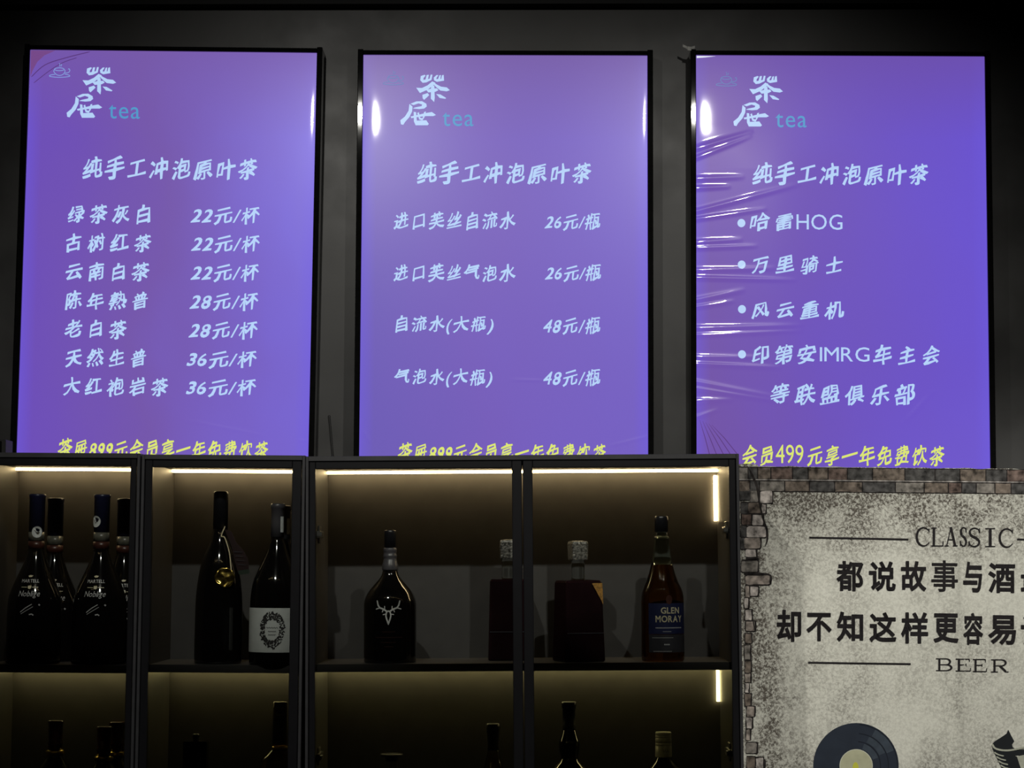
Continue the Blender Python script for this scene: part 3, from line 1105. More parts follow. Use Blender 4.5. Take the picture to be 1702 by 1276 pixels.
so.thickness = 0.0012
VV, FF = [], []
for (y, hw) in [(1046, 10), (1055, 22), (1063, 12), (1070, 7)]:
    x = -hw
    while x < hw:
        a, f = ribbon([(x, y), (x + 2, y)], 0.8)
        n = len(VV)
        VV += a
        FF += [tuple(i + n for i in q) for q in f]
        x += 3.1
B.wrap('fine_print', VV, FF, 43.9, M['copperband'], label='rows of tiny brown marks')


def decanter(label, px, Y, cab, base, turn, s, seal, tier=0, top=0):
    """square bottle with a hatched stopper; s = half side in px"""
    B = Bottle('decanter_bottle', label, 'bottle', cab, px, Y, base, tier, turn)
    k = B.k

    def sq(b, hs, y0, y1, hs1, m, r=0.12):
        vs, n = [], 0
        ring = []
        for (cx, cy, a0) in [(1, -1, -PI / 2), (1, 1, 0), (-1, 1, PI / 2), (-1, -1, PI)]:
            for i in range(5):
                a = a0 + PI / 2 * i / 4
                ring.append((cx * (1 - r) + r * math.cos(a), cy * (1 - r) + r * math.sin(a)))
        for (h_, y) in [(hs * 0.95, y0), (hs, y0 - 2), (hs1, y1 + 5), (hs1 * 0.93, y1 + 1.5), (hs1 * 0.4, y1)]:
            for (x, yy) in ring:
                vs.append((x * h_ * k, yy * h_ * k, B.z(y)))
        n = len(ring)
        fs = [(j * n + i, j * n + (i + 1) % n, (j + 1) * n + (i + 1) % n, (j + 1) * n + i) for j in range(4) for i in range(n)]
        fs += [tuple(reversed(range(n))), tuple(4 * n + i for i in range(n))]
        b.add(vs, fs, m, False)
    b = MB()
    sq(b, s, base, base - 134, s * 0.90, M['redglass'])
    b.build('body', B.root)
    B.lathe('neck', [(base - 132, 11.5), (base - 138, 11), (base - 160, 11), (base - 168, 11.8)], M['clear'], 'clear glass neck')
    b = MB()
    sq(b, 13.6, base - 166, base - 198, 14.2, M['hatch'], 0.25)
    b.build('stopper', B.root, 'square hatched pewter stopper')
    b = MB()
    b.box(-s * k * 0.9, s * k * 0.9, -s * k * 1.004, -s * k * 0.99, B.z(base - 47.5), B.z(base - 46), M['labelgrey'])
    b.build('label_edge', B.root)
    if seal:
        b = MB()
        q = [(0.35, 128), (0.86, 128), (0.90, 92), (0.80, 100)]
        b.add([(x * s * k, -s * 0.985 * k - 0.0004, B.z(base - y)) for x, y in q], [(0, 1, 2, 3)], M['orangelabel'])
        b.build('seal_label', B.root, 'ochre corner seal')
    return B


decanter('square dark red bottle with hatched stopper, facing the green whisky label', 962, 4.30, cab3, 1097, 0.30, 35, True)
decanter('square dark red bottle with hatched stopper, half behind the centre door frame', 846, 4.38, cab3, 1096, 0.0, 34, False)

# single malt with a navy label
B = Bottle('whisky_bottle', 'amber whisky bottle with a navy label and black cap, right end of the upper shelf', 'bottle', cab3, 1102, 4.29, 1096, 0, 0.0)
B.body([(1096, 30), (1095, 34), (1088, 35.5), (1050, 35.5), (1005, 35.5), (990, 35), (978, 32), (966, 26.5), (950, 21), (938, 18)], M['amber'])
B.lathe('neck', [(938, 18), (925, 15.5), (912, 13.8), (900, 12.5), (893, 12), (888, 9.5), (880, 9.3)], M['greenclear'], 'clear greenish neck')
B.lathe('neck_ring', [(896, 12.6), (895, 13.0), (893, 13.0), (892, 12.4)], M['clear'], 'clear glass ring')
B.lathe('cap', [(884, 11), (862, 11.2), (859, 11), (858, 10)], M['blackcap'])
ang = 9.0
lb = B.patch('label', 1001, 1051, 36.0, 36.0, -0.75, 1.30, M['labelblue'], 'navy label')
B.patch('lower_label', 1052, 1081, 36.0, 36.0, -0.75, 1.30, M['labelgrey'], 'charcoal label')
P = [(-26 + 7 * i, 1001 - 5.5 * math.sin(PI * i / 10)) for i in range(11)]
B.wrap('label_top', P, [tuple(range(11))], 36.05, M['labelblue'])
B.text('brand_lettering', 'GLEN', (-5, 28, 1007.5, 1018), 36.4, M['lettergold'], lb, bold=0.02)
B.text('brand_lettering', 'MORAY', (-14, 34, 1021, 1032), 36.4, M['lettergold'], lb, bold=0.02)
VV, FF = [], []
for (y, a0, a1, wd) in [(1041, -14, 33, 1.6), (1047, -2, 12, 1.0), (1057, -20, 14, 1.0), (1068, 0, 8, 2.2), (1079, -18, 12, 1.0)]:
    x = a0
    while x < a1:
        a, f = ribbon([(x, y), (x + 1.7, y)], wd)
        n = len(VV)
        VV += a
        FF += [tuple(i + n for i in q) for q in f]
        x += 2.4
B.wrap('fine_print', VV, FF, 36.4, M['letterwhite'], lb)
P = ell(9, 995, 5.5, 7.5, 20)
B.wrap('emblem', P, [tuple(range(20))], 36.4, M['copperband'], lb, 'small reddish oval emblem')

# ---- lower shelf
def brandy(label, px, Y, top, turn=0.0):
    B = Bottle('brandy_bottle', label, 'bottle', cab1, px, Y, top + 250, 1, turn, 'gold ringed bottles on the lower left shelf')
    z0 = cab1.shelves[1]
    # the real foot: so that the top lands at the photo's height
    t = at(px, top, Y).z - B.root.location.z
    B.base = top + t / B.k
    b = B.base
    B.body([(b, 33), (b - 1, 36), (b - 8, 37), (top + 140, 37), (top + 100, 34), (top + 76, 24), (top + 64, 16), (top + 58, 13), (top + 50, 12)], M['darkglass'])
    B.lathe('stopper', [(top + 48, 11.6), (top + 40, 11.2), (top + 39, 12.2), (top + 36, 12.2), (top + 35, 11.4), (top + 6, 12), (top + 4, 12.6), (top + 1, 12.6), (top, 11.5)], M['redcap'])
    B.lathe('neck_ring', [(top + 56, 14), (top + 55, 15.2), (top + 50, 15.2), (top + 48, 13.6)], M['gold'], 'gold ring')


brandy('left dark brandy bottle with maroon stopper on the lower shelf', 93, 4.29, 1197)
brandy('front dark brandy bottle with maroon stopper near the lower left door frame', 174, 4.28, 1207)
brandy('rear dark brandy bottle peeking from behind the front maroon stopper', 194.5, 4.39, 1199)


def low(name, label, px, Y, top, cab):
    B = Bottle(name, label, 'bottle', cab, px, Y, top + 200, 1)
    t = at(px, top, Y).z - B.root.location.z
    B.base = top + t / B.k
    return B


B = low('whisky_bottle', 'golden whisky bottle with a ridged cap beside the lower door frame', 464.5, 4.275, 1166, cab2)
b = B.base
B.body([(b, 29), (b - 1, 32), (b - 8, 33), (1310, 33), (1285, 33), (1270, 32), (1258, 29), (1249, 19), (1243, 13), (1238, 11.5), (1232, 11)], M['ambergold'])
B.lathe('cap', [(1236, 11.8), (1189, 11.8), (1188, 12.3), (1187, 11.7), (1183, 11.7), (1182, 12.3), (1181, 11.7), (1177, 11.7), (1176, 12.3), (1175, 11.7), (1168, 11.6), (1166, 10.5)], M['ambergold'] if False else mat('dull_gold_cap', (0.10, 0.085, 0.04), 0.25, metal=0.7, noise=0.15, scale=60), 'dull gold ridged cap')
B.lathe('neck_ring', [(1243, 12.6), (1242, 13.6), (1240, 13.6), (1238, 12.4)], M['gold'])

B = low('flask_bottle', 'faint dark square flask standing alone on the lower shelf', 326, 4.36, 1219, cab2)
b = B.base
bb = MB()
k = B.k
for (hs, z0, z1) in [(20, 0.0, B.z(1230))]:
    bb.box(-hs * k, hs * k, -hs * 0.6 * k, hs * 0.6 * k, z0, z1, M['darkglass'])
bevel(bb.build('body', B.root), 0.004, 3)
B.lathe('neck', [(1231, 5), (1226, 5)], M['darkglass'])
B.lathe('stopper', [(1226, 6), (1221, 6.2), (1219, 4.5)], M['blackcap'])

B = low('spirit_bottle', 'clear bottle with a wide flat lip, lower shelf under the stag bottle', 653, 4.32, 1252, cab3)
b = B.base
B.body([(b, 28), (b - 1, 31), (b - 6, 32), (1370, 32), (1330, 30), (1305, 20), (1292, 12), (1280, 10), (1262, 10)], M['clear'])
B.lathe('stopper', [(1264, 10.4), (1258, 10.6), (1256, 18.5), (1253, 18.8), (1252, 17)], M['greycap'], 'wide flat grey stopper')

B = low('spirit_bottle', 'yellow liquor bottle with a slim black cap by the centre door frame, lower shelf', 821, 4.32, 1202, cab3)
b = B.base
B.body([(b, 32), (b - 1, 36), (b - 8, 37), (1370, 37), (1330, 33), (1300, 23), (1276, 16.5), (1258, 11.5), (1245, 9)], M['ambergold'])
B.lathe('cap', [(1245, 9.5), (1238, 9), (1222, 9.8), (1208, 11.2), (1203, 11.6), (1202, 10)], M['blackcap'])

B = low('whisky_bottle', 'dark bulb necked bottle with a flat topped black cap, lower shelf', 947, 4.32, 1166, cab3)
b = B.base
B.body([(b, 40), (b - 1, 44), (b - 8, 45), (1340, 45), (1300, 43), (1280, 36), (1268, 24), (1260, 15.5), (1253, 14.5), (1244, 16.5), (1232, 16.8), (1222, 13.5), (1212, 10.5)], M['darkglass'])
B.lathe('cap', [(1212, 10.5), (1210, 11), (1207, 10.4), (1204, 11), (1202, 10.2), (1176, 10.8), (1175, 12), (1168, 12.2), (1166, 11.6)], M['blackcap'])

B = low('spirit_bottle', 'dark bottle with a cream metal screw cap, right end of the lower shelf', 1103, 4.32, 1216, cab3)
b = B.base
B.body([(b, 42), (b - 1, 46), (b - 8, 47), (1330, 47), (1300, 43), (1283, 32), (1270, 22), (1262, 14.5), (1256, 11.5)], M['darkglass'])
cp = [(1256.5, 13.4), (1255, 13.6), (1239, 13.4), (1238, 12.6), (1237, 13.4), (1234, 13.2), (1233.5, 12.7), (1233, 13.2), (1226, 13.1), (1225, 12.4), (1224, 13.1), (1222, 13.1), (1221.3, 12.4), (1220.5, 13), (1217, 13), (1216, 12.2)]
c = B.lathe('cap', cp, M['creamcap'], 'cream metal screw cap')
VV, FF = ribbon([(-2 + 2 * i, 1246 + (2.2 if i % 2 else -1.5)) for i in range(6)], 0.8)
B.wrap('cap_script', VV, FF, 13.8, M['inkdark'], c)

# ---------------------------------------------------------------- the printed wall cloth
Y_BAN = 4.515
p0 = at(1224, 774, Y_BAN)
XL = at(1222, 900, Y_BAN).x
XR = at(1930, 900, Y_BAN).x
ZT = at(1460, 777.5, Y_BAN).z
ZB = 0.55
bx = Vector((XL, Y_BAN, ZB))
ban = empty('wall_tapestry', bx, 'grey printed cloth with worn bricks, black slogans and a vinyl record', 'tapestry')


def fold(x, z):
    """how far the cloth stands off its plane (towards the room), local coords"""
    xf = at(1599, 900, Y_BAN).x - XL
    d = x - xf
    f = 0.007 * math.exp(-(d / 0.012) ** 2) * (1 if d < 0 else 0.75)
    f += 0.0022 * math.sin(9 * x + 1.0) + 0.0014 * math.sin(21 * x + 2.2 * z) + 0.0012 * math.sin(13 * (x + 0.5 * z) + 1)
    return f


# cloth print
m = bpy.data.materials.new('printed_cloth')
m.use_nodes = True
nt = m.node_tree
b = nt.nodes['Principled BSDF']
b.inputs['Roughness'].default_value = 0.85
b.inputs['Specular IOR Level'].default_value = 0.15
tc = nt.nodes.new('ShaderNodeTexCoord')


def nz(scale, det, rough=0.6, dist=0.0):
    n = nt.nodes.new('ShaderNodeTexNoise')
    n.inputs['Scale'].default_value = scale
    n.inputs['Detail'].default_value = det
    n.inputs['Roughness'].default_value = rough
    n.inputs['Distortion'].default_value = dist
    nt.links.new(tc.outputs['Object'], n.inputs['Vector'])
    return n.outputs['Fac']


def rng(v, a, c, lo=0.0, hi=1.0):
    r = nt.nodes.new('ShaderNodeMapRange')
    r.inputs['From Min'].default_value = a
    r.inputs['From Max'].default_value = c
    r.inputs['To Min'].default_value = lo
    r.inputs['To Max'].default_value = hi
    nt.links.new(v, r.inputs['Value'])
    return r.outputs[0]


def mth(op, a, c):
    n = nt.nodes.new('ShaderNodeMath')
    n.operation = op
    n.use_clamp = True
    for i, v in enumerate((a, c)):
        if isinstance(v, float):
            n.inputs[i].default_value = v
        else:
            nt.links.new(v, n.inputs[i])
    return n.outputs[0]


blot = rng(nz(5.0, 4), 0.40, 0.68)            # large grimy blotches of the print
speck = rng(nz(170.0, 3, 0.7, 0.6), 0.40, 0.62)   # fine sandy speckle
sx = nt.nodes.new('ShaderNodeSeparateXYZ')
nt.links.new(tc.outputs['Object'], sx.inputs[0])
edl = rng(sx.outputs[0], 0.03, 0.20, 0.85, 0.0)   # the print's worn dark border: left ...
edt = rng(sx.outputs[2], ZT - ZB - 0.20, ZT - ZB - 0.055, 0.0, 0.9)   # ... and top
border = mth('MULTIPLY', mth('MAXIMUM', edl, edt), rng(nz(11.0, 5), 0.30, 0.60))
dk = mth('ADD', mth('MULTIPLY', blot, 0.45), border)
amt = mth('MULTIPLY', mth('ADD', dk, 0.20), speck)
amt2 = mth('ADD', amt, mth('MULTIPLY', dk, 0.35))
mixc = nt.nodes.new('ShaderNodeMixRGB')
mixc.inputs[1].default_value = (0.59, 0.59, 0.52, 1)
mixc.inputs[2].default_value = (0.085, 0.075, 0.062, 1)
nt.links.new(amt2, mixc.inputs[0])
nt.links.new(mixc.outputs[0], b.inputs['Base Color'])
bp = nt.nodes.new('ShaderNodeBump')
bp.inputs['Strength'].default_value = 0.15
bp.inputs['Distance'].default_value = 0.001
nt.links.new(nz(600.0, 2), bp.inputs['Height'])
nt.links.new(bp.outputs[0], b.inputs['Normal'])
M['cloth'] = m

wB, hB = XR - XL, ZT - ZB


def hem(x):
    px = 1224 + x / (Y_BAN / F)
    return at(px, 774.5 + (px - 1262) * 0.0105 + 0.9 * math.sin(0.13 * px) * math.sin(0.041 * px + 1) - (3 if px < 1262 else 0), Y_BAN).z

nxs, nzs = 340, 90
vs = []
for j in range(nzs + 1):
    for i in range(nxs + 1):
        x, z = wB * i / nxs, hB * j / nzs
        if j == nzs:
            z = hem(x) - ZB
        vs.append((x, -fold(x, z), z))
fs = [(j * (nxs + 1) + i, j * (nxs + 1) + i + 1, (j + 1) * (nxs + 1) + i + 1, (j + 1) * (nxs + 1) + i) for j in range(nzs) for i in range(nxs)]
cb = MB()
cb.add(vs, fs, M['cloth'], True)
co = cb.build('cloth', ban)
so = co.modifiers.new('solid', 'SOLIDIFY')
so.thickness = 0.001
so.offset = -1 if False else 1


def bput(name, groups, label=None, eps=0.0024):
    """groups: list of (verts px, faces, material, lift)"""
    b = MB()
    for (V2, F2, m, lift) in groups:
        V2, F2 = refine(V2, F2, 7.0)
        P = []
        for (x, y) in V2:
            p = at(x, y, Y_BAN) - bx
            P.append((p.x, -fold(p.x, p.z) - eps - lift, p.z))
        b.add(P, F2, m)
    return b.build(name, ban, label)


def quad(x0, x1, y0, y1, j=1.2, rnd=random):
    """hand-drawn looking brick outline"""
    P = []
    for (ax, ay, cx, cy) in [(x0, y0, x1, y0), (x1, y0, x1, y1), (x1, y1, x0, y1), (x0, y1, x0, y0)]:
        for t in (0.08, 0.5, 0.92):
            P.append((ax + (cx - ax) * t + rnd.uniform(-j, j) * 0.5, ay + (cy - ay) * t + rnd.uniform(-j, j) * 0.5))
    return P


def brickmat(name, c):
    return mat(name, c, 0.85, spec=0.15, noise=0.75, scale=75)


BM = [brickmat('printed_brick_brown', (0.120, 0.098, 0.080)), brickmat('printed_brick_black', (0.060, 0.058, 0.056)),
      brickmat('printed_brick_red', (0.110, 0.080, 0.068)), brickmat('printed_brick_tan', (0.22, 0.19, 0.165)),
      brickmat('printed_brick_pale', (0.33, 0.30, 0.275)), brickmat('printed_brick_grey', (0.15, 0.138, 0.122))]
MORT = brickmat('printed_dark_joint', (0.022, 0.019, 0.018))
MORTL = brickmat('printed_pale_joint', (0.30, 0.28, 0.26))
rnd = random.Random(5)
gr = []
# dark joints behind the two top courses, following the slope of the hem
def yt(x, y):
    return y + (x - 1300) * 0.0098
back = [(1222, 779), (1340, 781), (1480, 782), (1600, 783.5), (1720, 785), (1720, 822), (1640, 820.5), (1560, 820), (1470, 818.5), (1380, 818), (1300, 817), (1222, 816)]
def strip(xs_, ya, yb):
    V, Fc = [], []
    for x in xs_:
        V += [(x, yt(x, ya)), (x, yt(x, yb))]
    for i in range(len(xs_) - 1):
        Fc.append((2 * i, 2 * i + 1, 2 * i + 3, 2 * i + 2))
    return V, Fc
xs_ = [1222 + 8 * i for i in range(76)]
V2, F2 = strip(xs_, 776.0, 817)
gr.append((V2, F2, MORT, 0))
V2, F2 = strip(xs_, 796.6, 798.2)
gr.append((V2, F2, MORTL, 0.0003))
c1 = [1224, 1243, 1259, 1281, 1317, 1343, 1376, 1408, 1450, 1504, 1554, 1594, 1638, 1673, 1712, 1760, 1810]
c2 = [1224, 1246, 1262, 1304, 1345, 1387, 1433, 1488, 1536, 1576, 1597, 1622, 1653, 1680, 1720, 1770, 1815]
col1 = [5, 1, 0, 2, 1, 0, 2, 1, 0, 1, 1, 0, 1, 2, 1, 0]
col2 = [0, 1, 5, 0, 1, 0, 1, 5, 0, 2, 1, 5, 0, 1, 0, 1]
for (cc, col, ya, yb) in ((c1, col1, 777.5, 796), (c2, col2, 800, 816)):
    for i in range(len(cc) - 1):
        a, c = cc[i] + 1.0, cc[i + 1] - 1.0
        n = max(2, int((c - a) / 7))
        X_ = [a + (c - a) * t / n for t in range(n + 1)]
        V2, F2 = [], []
        for x in X_:
            V2 += [(x, yt(x, ya) + rnd.uniform(-0.5, 0.5)), (x, yt(x, yb) + rnd.uniform(-0.7, 0.7))]
        for q in range(n):
            F2.append((2 * q, 2 * q + 1, 2 * q + 3, 2 * q + 2))
        gr.append((V2, F2, BM[col[i]], 0.0006))
# worn bricks down the left edge: (x0, x1, y0, y1, colour)
LB = [(1229, 1247, 813, 831, 1), (1247, 1260, 813, 834, 5), (1263, 1283, 816, 836, 4), (1231, 1242, 836, 853, 1), (1243, 1264, 835.5, 853, 0), (1266, 1272, 838, 853, 4),
      (1232, 1248, 855, 871, 2), (1250, 1268, 856, 873, 4), (1241, 1272, 875, 893, 4), (1231, 1239, 874, 892, 1), (1237, 1263, 894, 911, 3), (1231, 1237, 894, 912, 1),
      (1239, 1256, 913, 925, 4), (1232, 1259, 932, 950, 5), (1239, 1279, 956, 971, 3), (1246, 1259, 975, 990, 4), (1238, 1245, 974, 992, 3), (1237, 1243, 994, 1010, 4),
      (1238, 1249, 1013, 1030, 4), (1239, 1254, 1033, 1048, 3), (1238, 1248, 1053, 1068, 0), (1237, 1246, 1072, 1095, 5), (1238, 1247, 1098, 1117, 0), (1238, 1247, 1119, 1133, 3),
      (1238, 1243.5, 1135, 1150, 4), (1238, 1247, 1153, 1172, 0), (1241, 1253, 1174, 1190, 3), (1240, 1249, 1192, 1210, 4), (1240, 1246, 1212, 1229, 3), (1240, 1257, 1234, 1251, 5),
      (1241, 1254, 1257, 1276, 0), (1256, 1268, 1259, 1276, 4)]
for (x0, x1, y0, y1, ci) in LB:
    P = quad(x0 - 1, x1 + 2.6, y0 - 2.0, y1 + 1.2, 1.5, rnd)
    gr.append((P, [tuple(range(len(P)))], MORT, 0.0002))
for (x0, x1, y0, y1, ci) in LB:
    P = quad(x0, x1, y0, y1, 1.6, rnd)
    gr.append((P, [tuple(range(len(P)))], BM[ci], 0.0006))
# cracks
for pts, wd in [([(1244, 778), (1250, 790), (1258, 810), (1262, 836), (1268, 862), (1274, 880), (1275, 896), (1271, 908)], [1.5, 4, 4, 3.4, 3, 3.6, 3, 1]),
                ([(1239, 928), (1256, 927), (1261, 930)], [2.5, 4, 2]), ([(1236, 953), (1262, 953), (1280, 956), (1281, 970)], [2, 3.6, 3, 1.5]),
                ([(1268, 1262), (1271, 1264), (1270, 1282)], [1, 3, 3]), ([(1248, 1014), (1251, 1030), (1254, 1046)], [1, 2, 2]), ([(1259, 1233), (1258, 1252)], [1, 1.6])]:
    q = smooth_pts([(p[0], p[1], w_) for p, w_ in zip(pts, wd)], 4)
    V2, F2 = ribbon([(p[0], p[1]) for p in q], [max(p[2], 0.3) for p in q])
    gr.append((V2, F2, MORT, 0.0009))
bput('brick_print', gr, 'printed worn bricks along top and left')

INK = mat('printed_black_ink', (0.016, 0.014, 0.015), 0.8, spec=0.15, noise=0.15, scale=200)


def bchars(name, items, bold, m=INK):
    gs = []
    for (ch, x0, x1, y0, y1) in items:
        V2, F2 = layout(ch, 0.012 if ch == '事' else bold, 0.0, False)
        V2 = fit(V2, (x0, x1, y0, y1))
        V2 = [(x, y + (x - (x0 + x1) / 2) * 0.012) for x, y in V2]
        gs.append((V2, F2, m, 0))
    return bput(name, gs)


bchars('slogan', [('都', 1390, 1435, 932, 982), ('说', 1444, 1489, 932.5, 982.5), ('故', 1497.7, 1540, 932, 982.5), ('事', 1548, 1591.5, 931, 983),
                  ('与', 1599.5, 1631.7, 933, 984), ('酒', 1642, 1686.7, 935, 985), ('最', 1696, 1744, 936, 986)], 0.028)
bchars('slogan', [('却', 1290.8, 1331.5, 1013, 1066), ('不', 1340, 1382, 1018, 1065), ('知', 1390.5, 1434.6, 1016, 1066), ('这', 1444.7, 1490, 1017, 1067),
                  ('样', 1497.7, 1543, 1017, 1069), ('更', 1551.9, 1593, 1019, 1068), ('容', 1600, 1633.5, 1018, 1071), ('易', 1642, 1688, 1022, 1071), ('让', 1696, 1744, 1022, 1073)], 0.028)


def arc(cx, cy, rx, ry, a0, a1, n=22):
    return [(cx + rx * math.cos(math.radians(a0 + (a1 - a0) * i / n)), cy + ry * math.sin(math.radians(a0 + (a1 - a0) * i / n))) for i in range(n + 1)]


def wv(n, lo, hi):
    return [lo + (hi - lo) * math.sin(PI * i / (n - 1)) ** 2 for i in range(n)]


def serif(ch):
    """thin book-face capitals in a unit box, y up; list of (points, widths)"""
    t, k = 0.05, 0.12      # hairline, stem
    if ch == 'C':
        a = arc(0.56, 0.5, 0.52, 0.48, 38, 322, 30)
        return [(a, wv(len(a), t, k)), ([(0.96, 0.94), (0.965, 0.74)], t), ([(0.965, 0.2), (0.97, 0.16)], t)]
    if ch == 'L':
        return [([(0.25, 0), (0.25, 1)], k), ([(0.05, 0.98), (0.47, 0.98)], t), ([(0.05, 0.02), (0.97, 0.02)], t), ([(0.96, 0.0), (0.98, 0.27)], t)]
    if ch == 'A':
        return [([(0.5, 1), (0.16, 0)], t), ([(0.48, 1), (0.82, 0)], k), ([(0.27, 0.34), (0.72, 0.34)], t), ([(0, 0.02), (0.32, 0.02)], t), ([(0.64, 0.02), (1, 0.02)], t)]
    if ch == 'S':
        a = smooth_pts([(0.92, 0.76), (0.82, 0.92), (0.5, 0.985), (0.2, 0.9), (0.12, 0.74), (0.28, 0.58), (0.7, 0.44), (0.9, 0.27), (0.8, 0.09), (0.48, 0.015), (0.16, 0.1), (0.06, 0.28)], 4)
        return [(a, wv(len(a), t, k)), ([(0.92, 0.97), (0.93, 0.72)], t), ([(0.06, 0.03), (0.05, 0.3)], t)]
    if ch == 'I':
        return [([(0.5, 0), (0.5, 1)], k * 1.25), ([(0, 0.98), (1, 0.98)], t), ([(0, 0.02), (1, 0.02)], t)]
    if ch in 'BR':
        o = [([(0.22, 0), (0.22, 1)], k), ([(0.02, 0.98), (0.6, 0.98)], t), ([(0.2, 0.5), (0.6, 0.5)], t), ([(0.02, 0.02), (0.42, 0.02)], t)]
        a = arc(0.6, 0.74, 0.25, 0.24, 90, -90)
        o.append((a, wv(len(a), t, k)))
        if ch == 'B':
            a = arc(0.6, 0.26, 0.33, 0.24, 90, -90)
            o += [(a, wv(len(a), t, k)), ([(0.4, 0.02), (0.62, 0.02)], t)]
        else:
            o += [([(0.52, 0.5), (0.86, 0.05)], k), ([(0.82, 0.03), (1.02, 0.02)], t)]
        return o
    if ch == 'E':
        return [([(0.22, 0), (0.22, 1)], k), ([(0.02, 0.98), (0.9, 0.98)], t), ([(0.2, 0.52), (0.66, 0.52)], t), ([(0.02, 0.02), (0.96, 0.02)], t),
                ([(0.88, 1), (0.9, 0.76)], t), ([(0.95, 0), (0.98, 0.27)], t), ([(0.66, 0.63), (0.66, 0.41)], t)]


def sword(name, items, f):
    gs = []
    for (ch, x0, x1, y0, y1) in items:
        sx_, sy_ = x1 - x0, y1 - y0
        for pts, wd in serif(ch):
            P = [(x0 + u * sx_, y1 - v * sy_) for u, v in pts]
            ws = [w_ * f for w_ in wd] if isinstance(wd, list) else wd * f
            V2, F2 = ribbon(P, ws)
            gs.append((V2, F2, INK, 0))
    return bput(name, gs)


sword('classic_lettering', [('C', 1523, 1545, 876, 907.5), ('L', 1547, 1568, 876.5, 907.5), ('A', 1570, 1591, 875.5, 907.5), ('S', 1594.5, 1606, 876, 908),
                            ('S', 1609, 1629, 877, 908.5), ('I', 1637, 1653.5, 877.5, 908.5), ('C', 1660, 1683, 878, 909.5)], 33)
sword('beer_lettering', [('B', 1555.5, 1583.5, 1094, 1114.5), ('E', 1588, 1613.5, 1094.5, 1115), ('E', 1616, 1640, 1095, 1116), ('R', 1646, 1675, 1095.5, 1116.5)], 29)
for (x0, y0, x1, y1) in [(1345, 893, 1510, 896.2), (1690, 896, 1750, 897.5), (1343, 1100.6, 1514, 1103.2)]:
    pts = [(x0 + (x1 - x0) * i / 12, y0 + (y1 - y0) * i / 12) for i in range(13)]
    V2, F2 = ribbon(pts, 2.9)
    bput('rule_line', [(V2, F2, INK, 0)])

# vinyl record print
VIN = mat('printed_vinyl', (0.018, 0.024, 0.036), 0.75, spec=0.2, noise=0.12, scale=30)
VIN2 = mat('printed_vinyl_sheen', (0.036, 0.047, 0.062), 0.75, spec=0.2, noise=0.2, scale=60)
VIN3 = mat('printed_vinyl_groove', (0.010, 0.013, 0.02), 0.75, spec=0.2)
RLB = mat('printed_record_label', (0.37, 0.37, 0.25), 0.8, spec=0.2, noise=0.08, scale=60)
RLE = mat('printed_record_label_rim', (0.46, 0.47, 0.38), 0.8, spec=0.2)
RYE = mat('printed_record_yellow', (0.48, 0.48, 0.06), 0.8, spec=0.2, noise=0.1)
rc = (1422.5, 1272)


def disc(r, n=64):
    V = [rc] + ell(rc[0], rc[1], r, r, n)
    return V, [(0, 1 + i, 1 + (i + 1) % n) for i in range(n)]


def ringseg(r0, r1, a0, a1, n=16):
    V = arc(rc[0], rc[1], r0, r0, a0, a1, n) + arc(rc[0], rc[1], r1, r1, a0, a1, n)
    return V, [(i, i + 1, n + 2 + i, n + 1 + i) for i in range(n)]


gs = [disc(71) + (VIN, 0)]
for (r0, r1, a0, a1) in [(55, 68, -62, -22), (42, 53, -66, -24), (29, 39, -70, -20)]:
    gs.append(ringseg(r0, r1, a0, a1) + (VIN2, 0.0003))
for r in (40.5, 54, 69):
    gs.append(ringseg(r - 0.6, r + 0.6, -85, 5, 30) + (VIN3, 0.0005))
gs.append(disc(27.6) + (RLE, 0.0006))
gs.append(disc(26.4) + (RLB, 0.0008))
gs.append((ell(1421.5, 1275, 5, 9, 20), [tuple(range(20))], RYE, 0.0011))
bput('vinyl_record_print', gs, 'printed dark vinyl record with a pale centre')

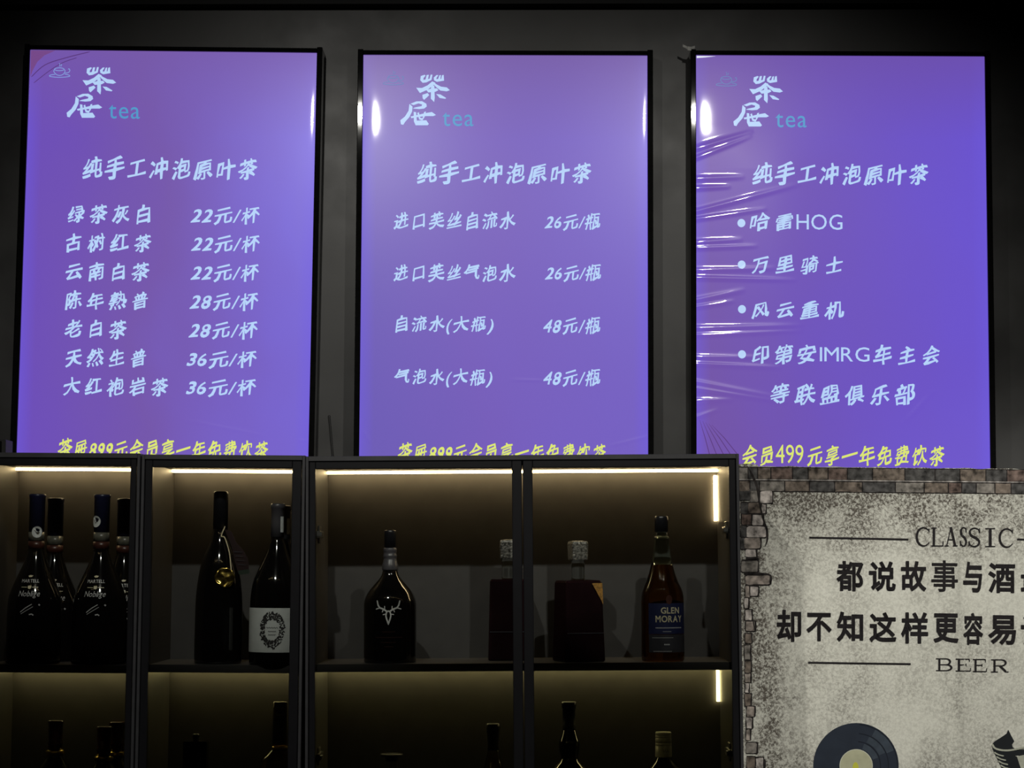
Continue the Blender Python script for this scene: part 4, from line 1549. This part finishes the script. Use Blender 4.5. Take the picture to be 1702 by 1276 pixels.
# cup-like print at the right
CUP = mat('printed_dark_cup', (0.012, 0.014, 0.016), 0.75, spec=0.2, noise=0.1)
CUPL = mat('printed_cup_rim', (0.36, 0.37, 0.30), 0.8, spec=0.2, noise=0.15, scale=80)
def q(pts):
    return [(1580 + x * 0.11444, 1130 + y * 0.11444) for x, y in pts]
gs = []
for P in [[(830, 715), (870, 795), (918, 885), (884, 935), (900, 975), (940, 1000), (800, 1010), (690, 1000), (625, 960), (603, 925), (640, 885), (750, 815), (810, 770)],
          [(600, 980), (700, 1028), (850, 1036), (1066, 1000), (1400, 960), (1400, 1350), (1030, 1350), (1010, 1276), (960, 1110), (1000, 1085), (920, 1090), (960, 1110), (1030, 1350), (770, 1350), (740, 1276), (660, 1110)]]:
    P = q(P)
    gs.append((P, [tuple(range(len(P)))], CUP, 0))
P = q(smooth_pts([(602, 930), (640, 985), (720, 1012), (820, 1018), (930, 1003), (1066, 972), (1250, 930)]))
V2, F2 = ribbon(P, 3.0)
gs.append((V2, F2, CUPL, 0.0004))
for i in range(4):
    P = q(smooth_pts([(630 + 30 * i, 1045 + 62 * i), (690 + 30 * i, 1080 + 62 * i), (770 + 30 * i, 1100 + 62 * i)]))
    V2, F2 = ribbon(P, [0.6] + [2.2] * 5 + [2.0] * 6 + [0.4])
    gs.append((V2, F2, CUPL, 0.0004))
P = q([(955, 1105), (1066, 1080), (1300, 1060), (1300, 1350), (1040, 1350), (1012, 1276)])
gs.append((P, [tuple(range(len(P)))], CUPL, 0.0003))
bput('cup_print', gs, 'printed dark cup with a torn rim')

# ---------------------------------------------------------------- small things
b = MB()
a = at(549, 688, Y_WALL - 0.004)
pts = [at(x, y, Y_WALL - 0.004) for x, y in [(547, 690), (549, 710), (551, 735), (553, 756), (554, 790)]]
b.tube([p for p in smooth_pts([tuple(p) for p in pts])], 0.0022, M['plastic'])
tag(b.build('wall_cable'), 'thin black cable on the wall between left and middle menus', 'cable')

p = at(2, 750, Y_CAB + 0.15)
cx = at(1, 750, Y_CAB + 0.12).x
zt = cab1.pt(0.16, 0.1, cab1.h).z
h = at(2, 731, Y_CAB + 0.12).z - zt
b = MB()
b.box(cx - 0.05, cx + 0.013, Y_CAB + 0.11, Y_CAB + 0.17, zt + 0.0003, zt + h, M['plastic'])
for i in range(4):
    b.box(cx - 0.04 + 0.013 * i, cx - 0.034 + 0.013 * i, Y_CAB + 0.107, Y_CAB + 0.11, zt + 0.004, zt + h - 0.003, M['frame'])
tag(bevel(b.build('junction_box'), 0.001, 1), 'small ribbed black box on top of the leftmost cabinet', 'box')
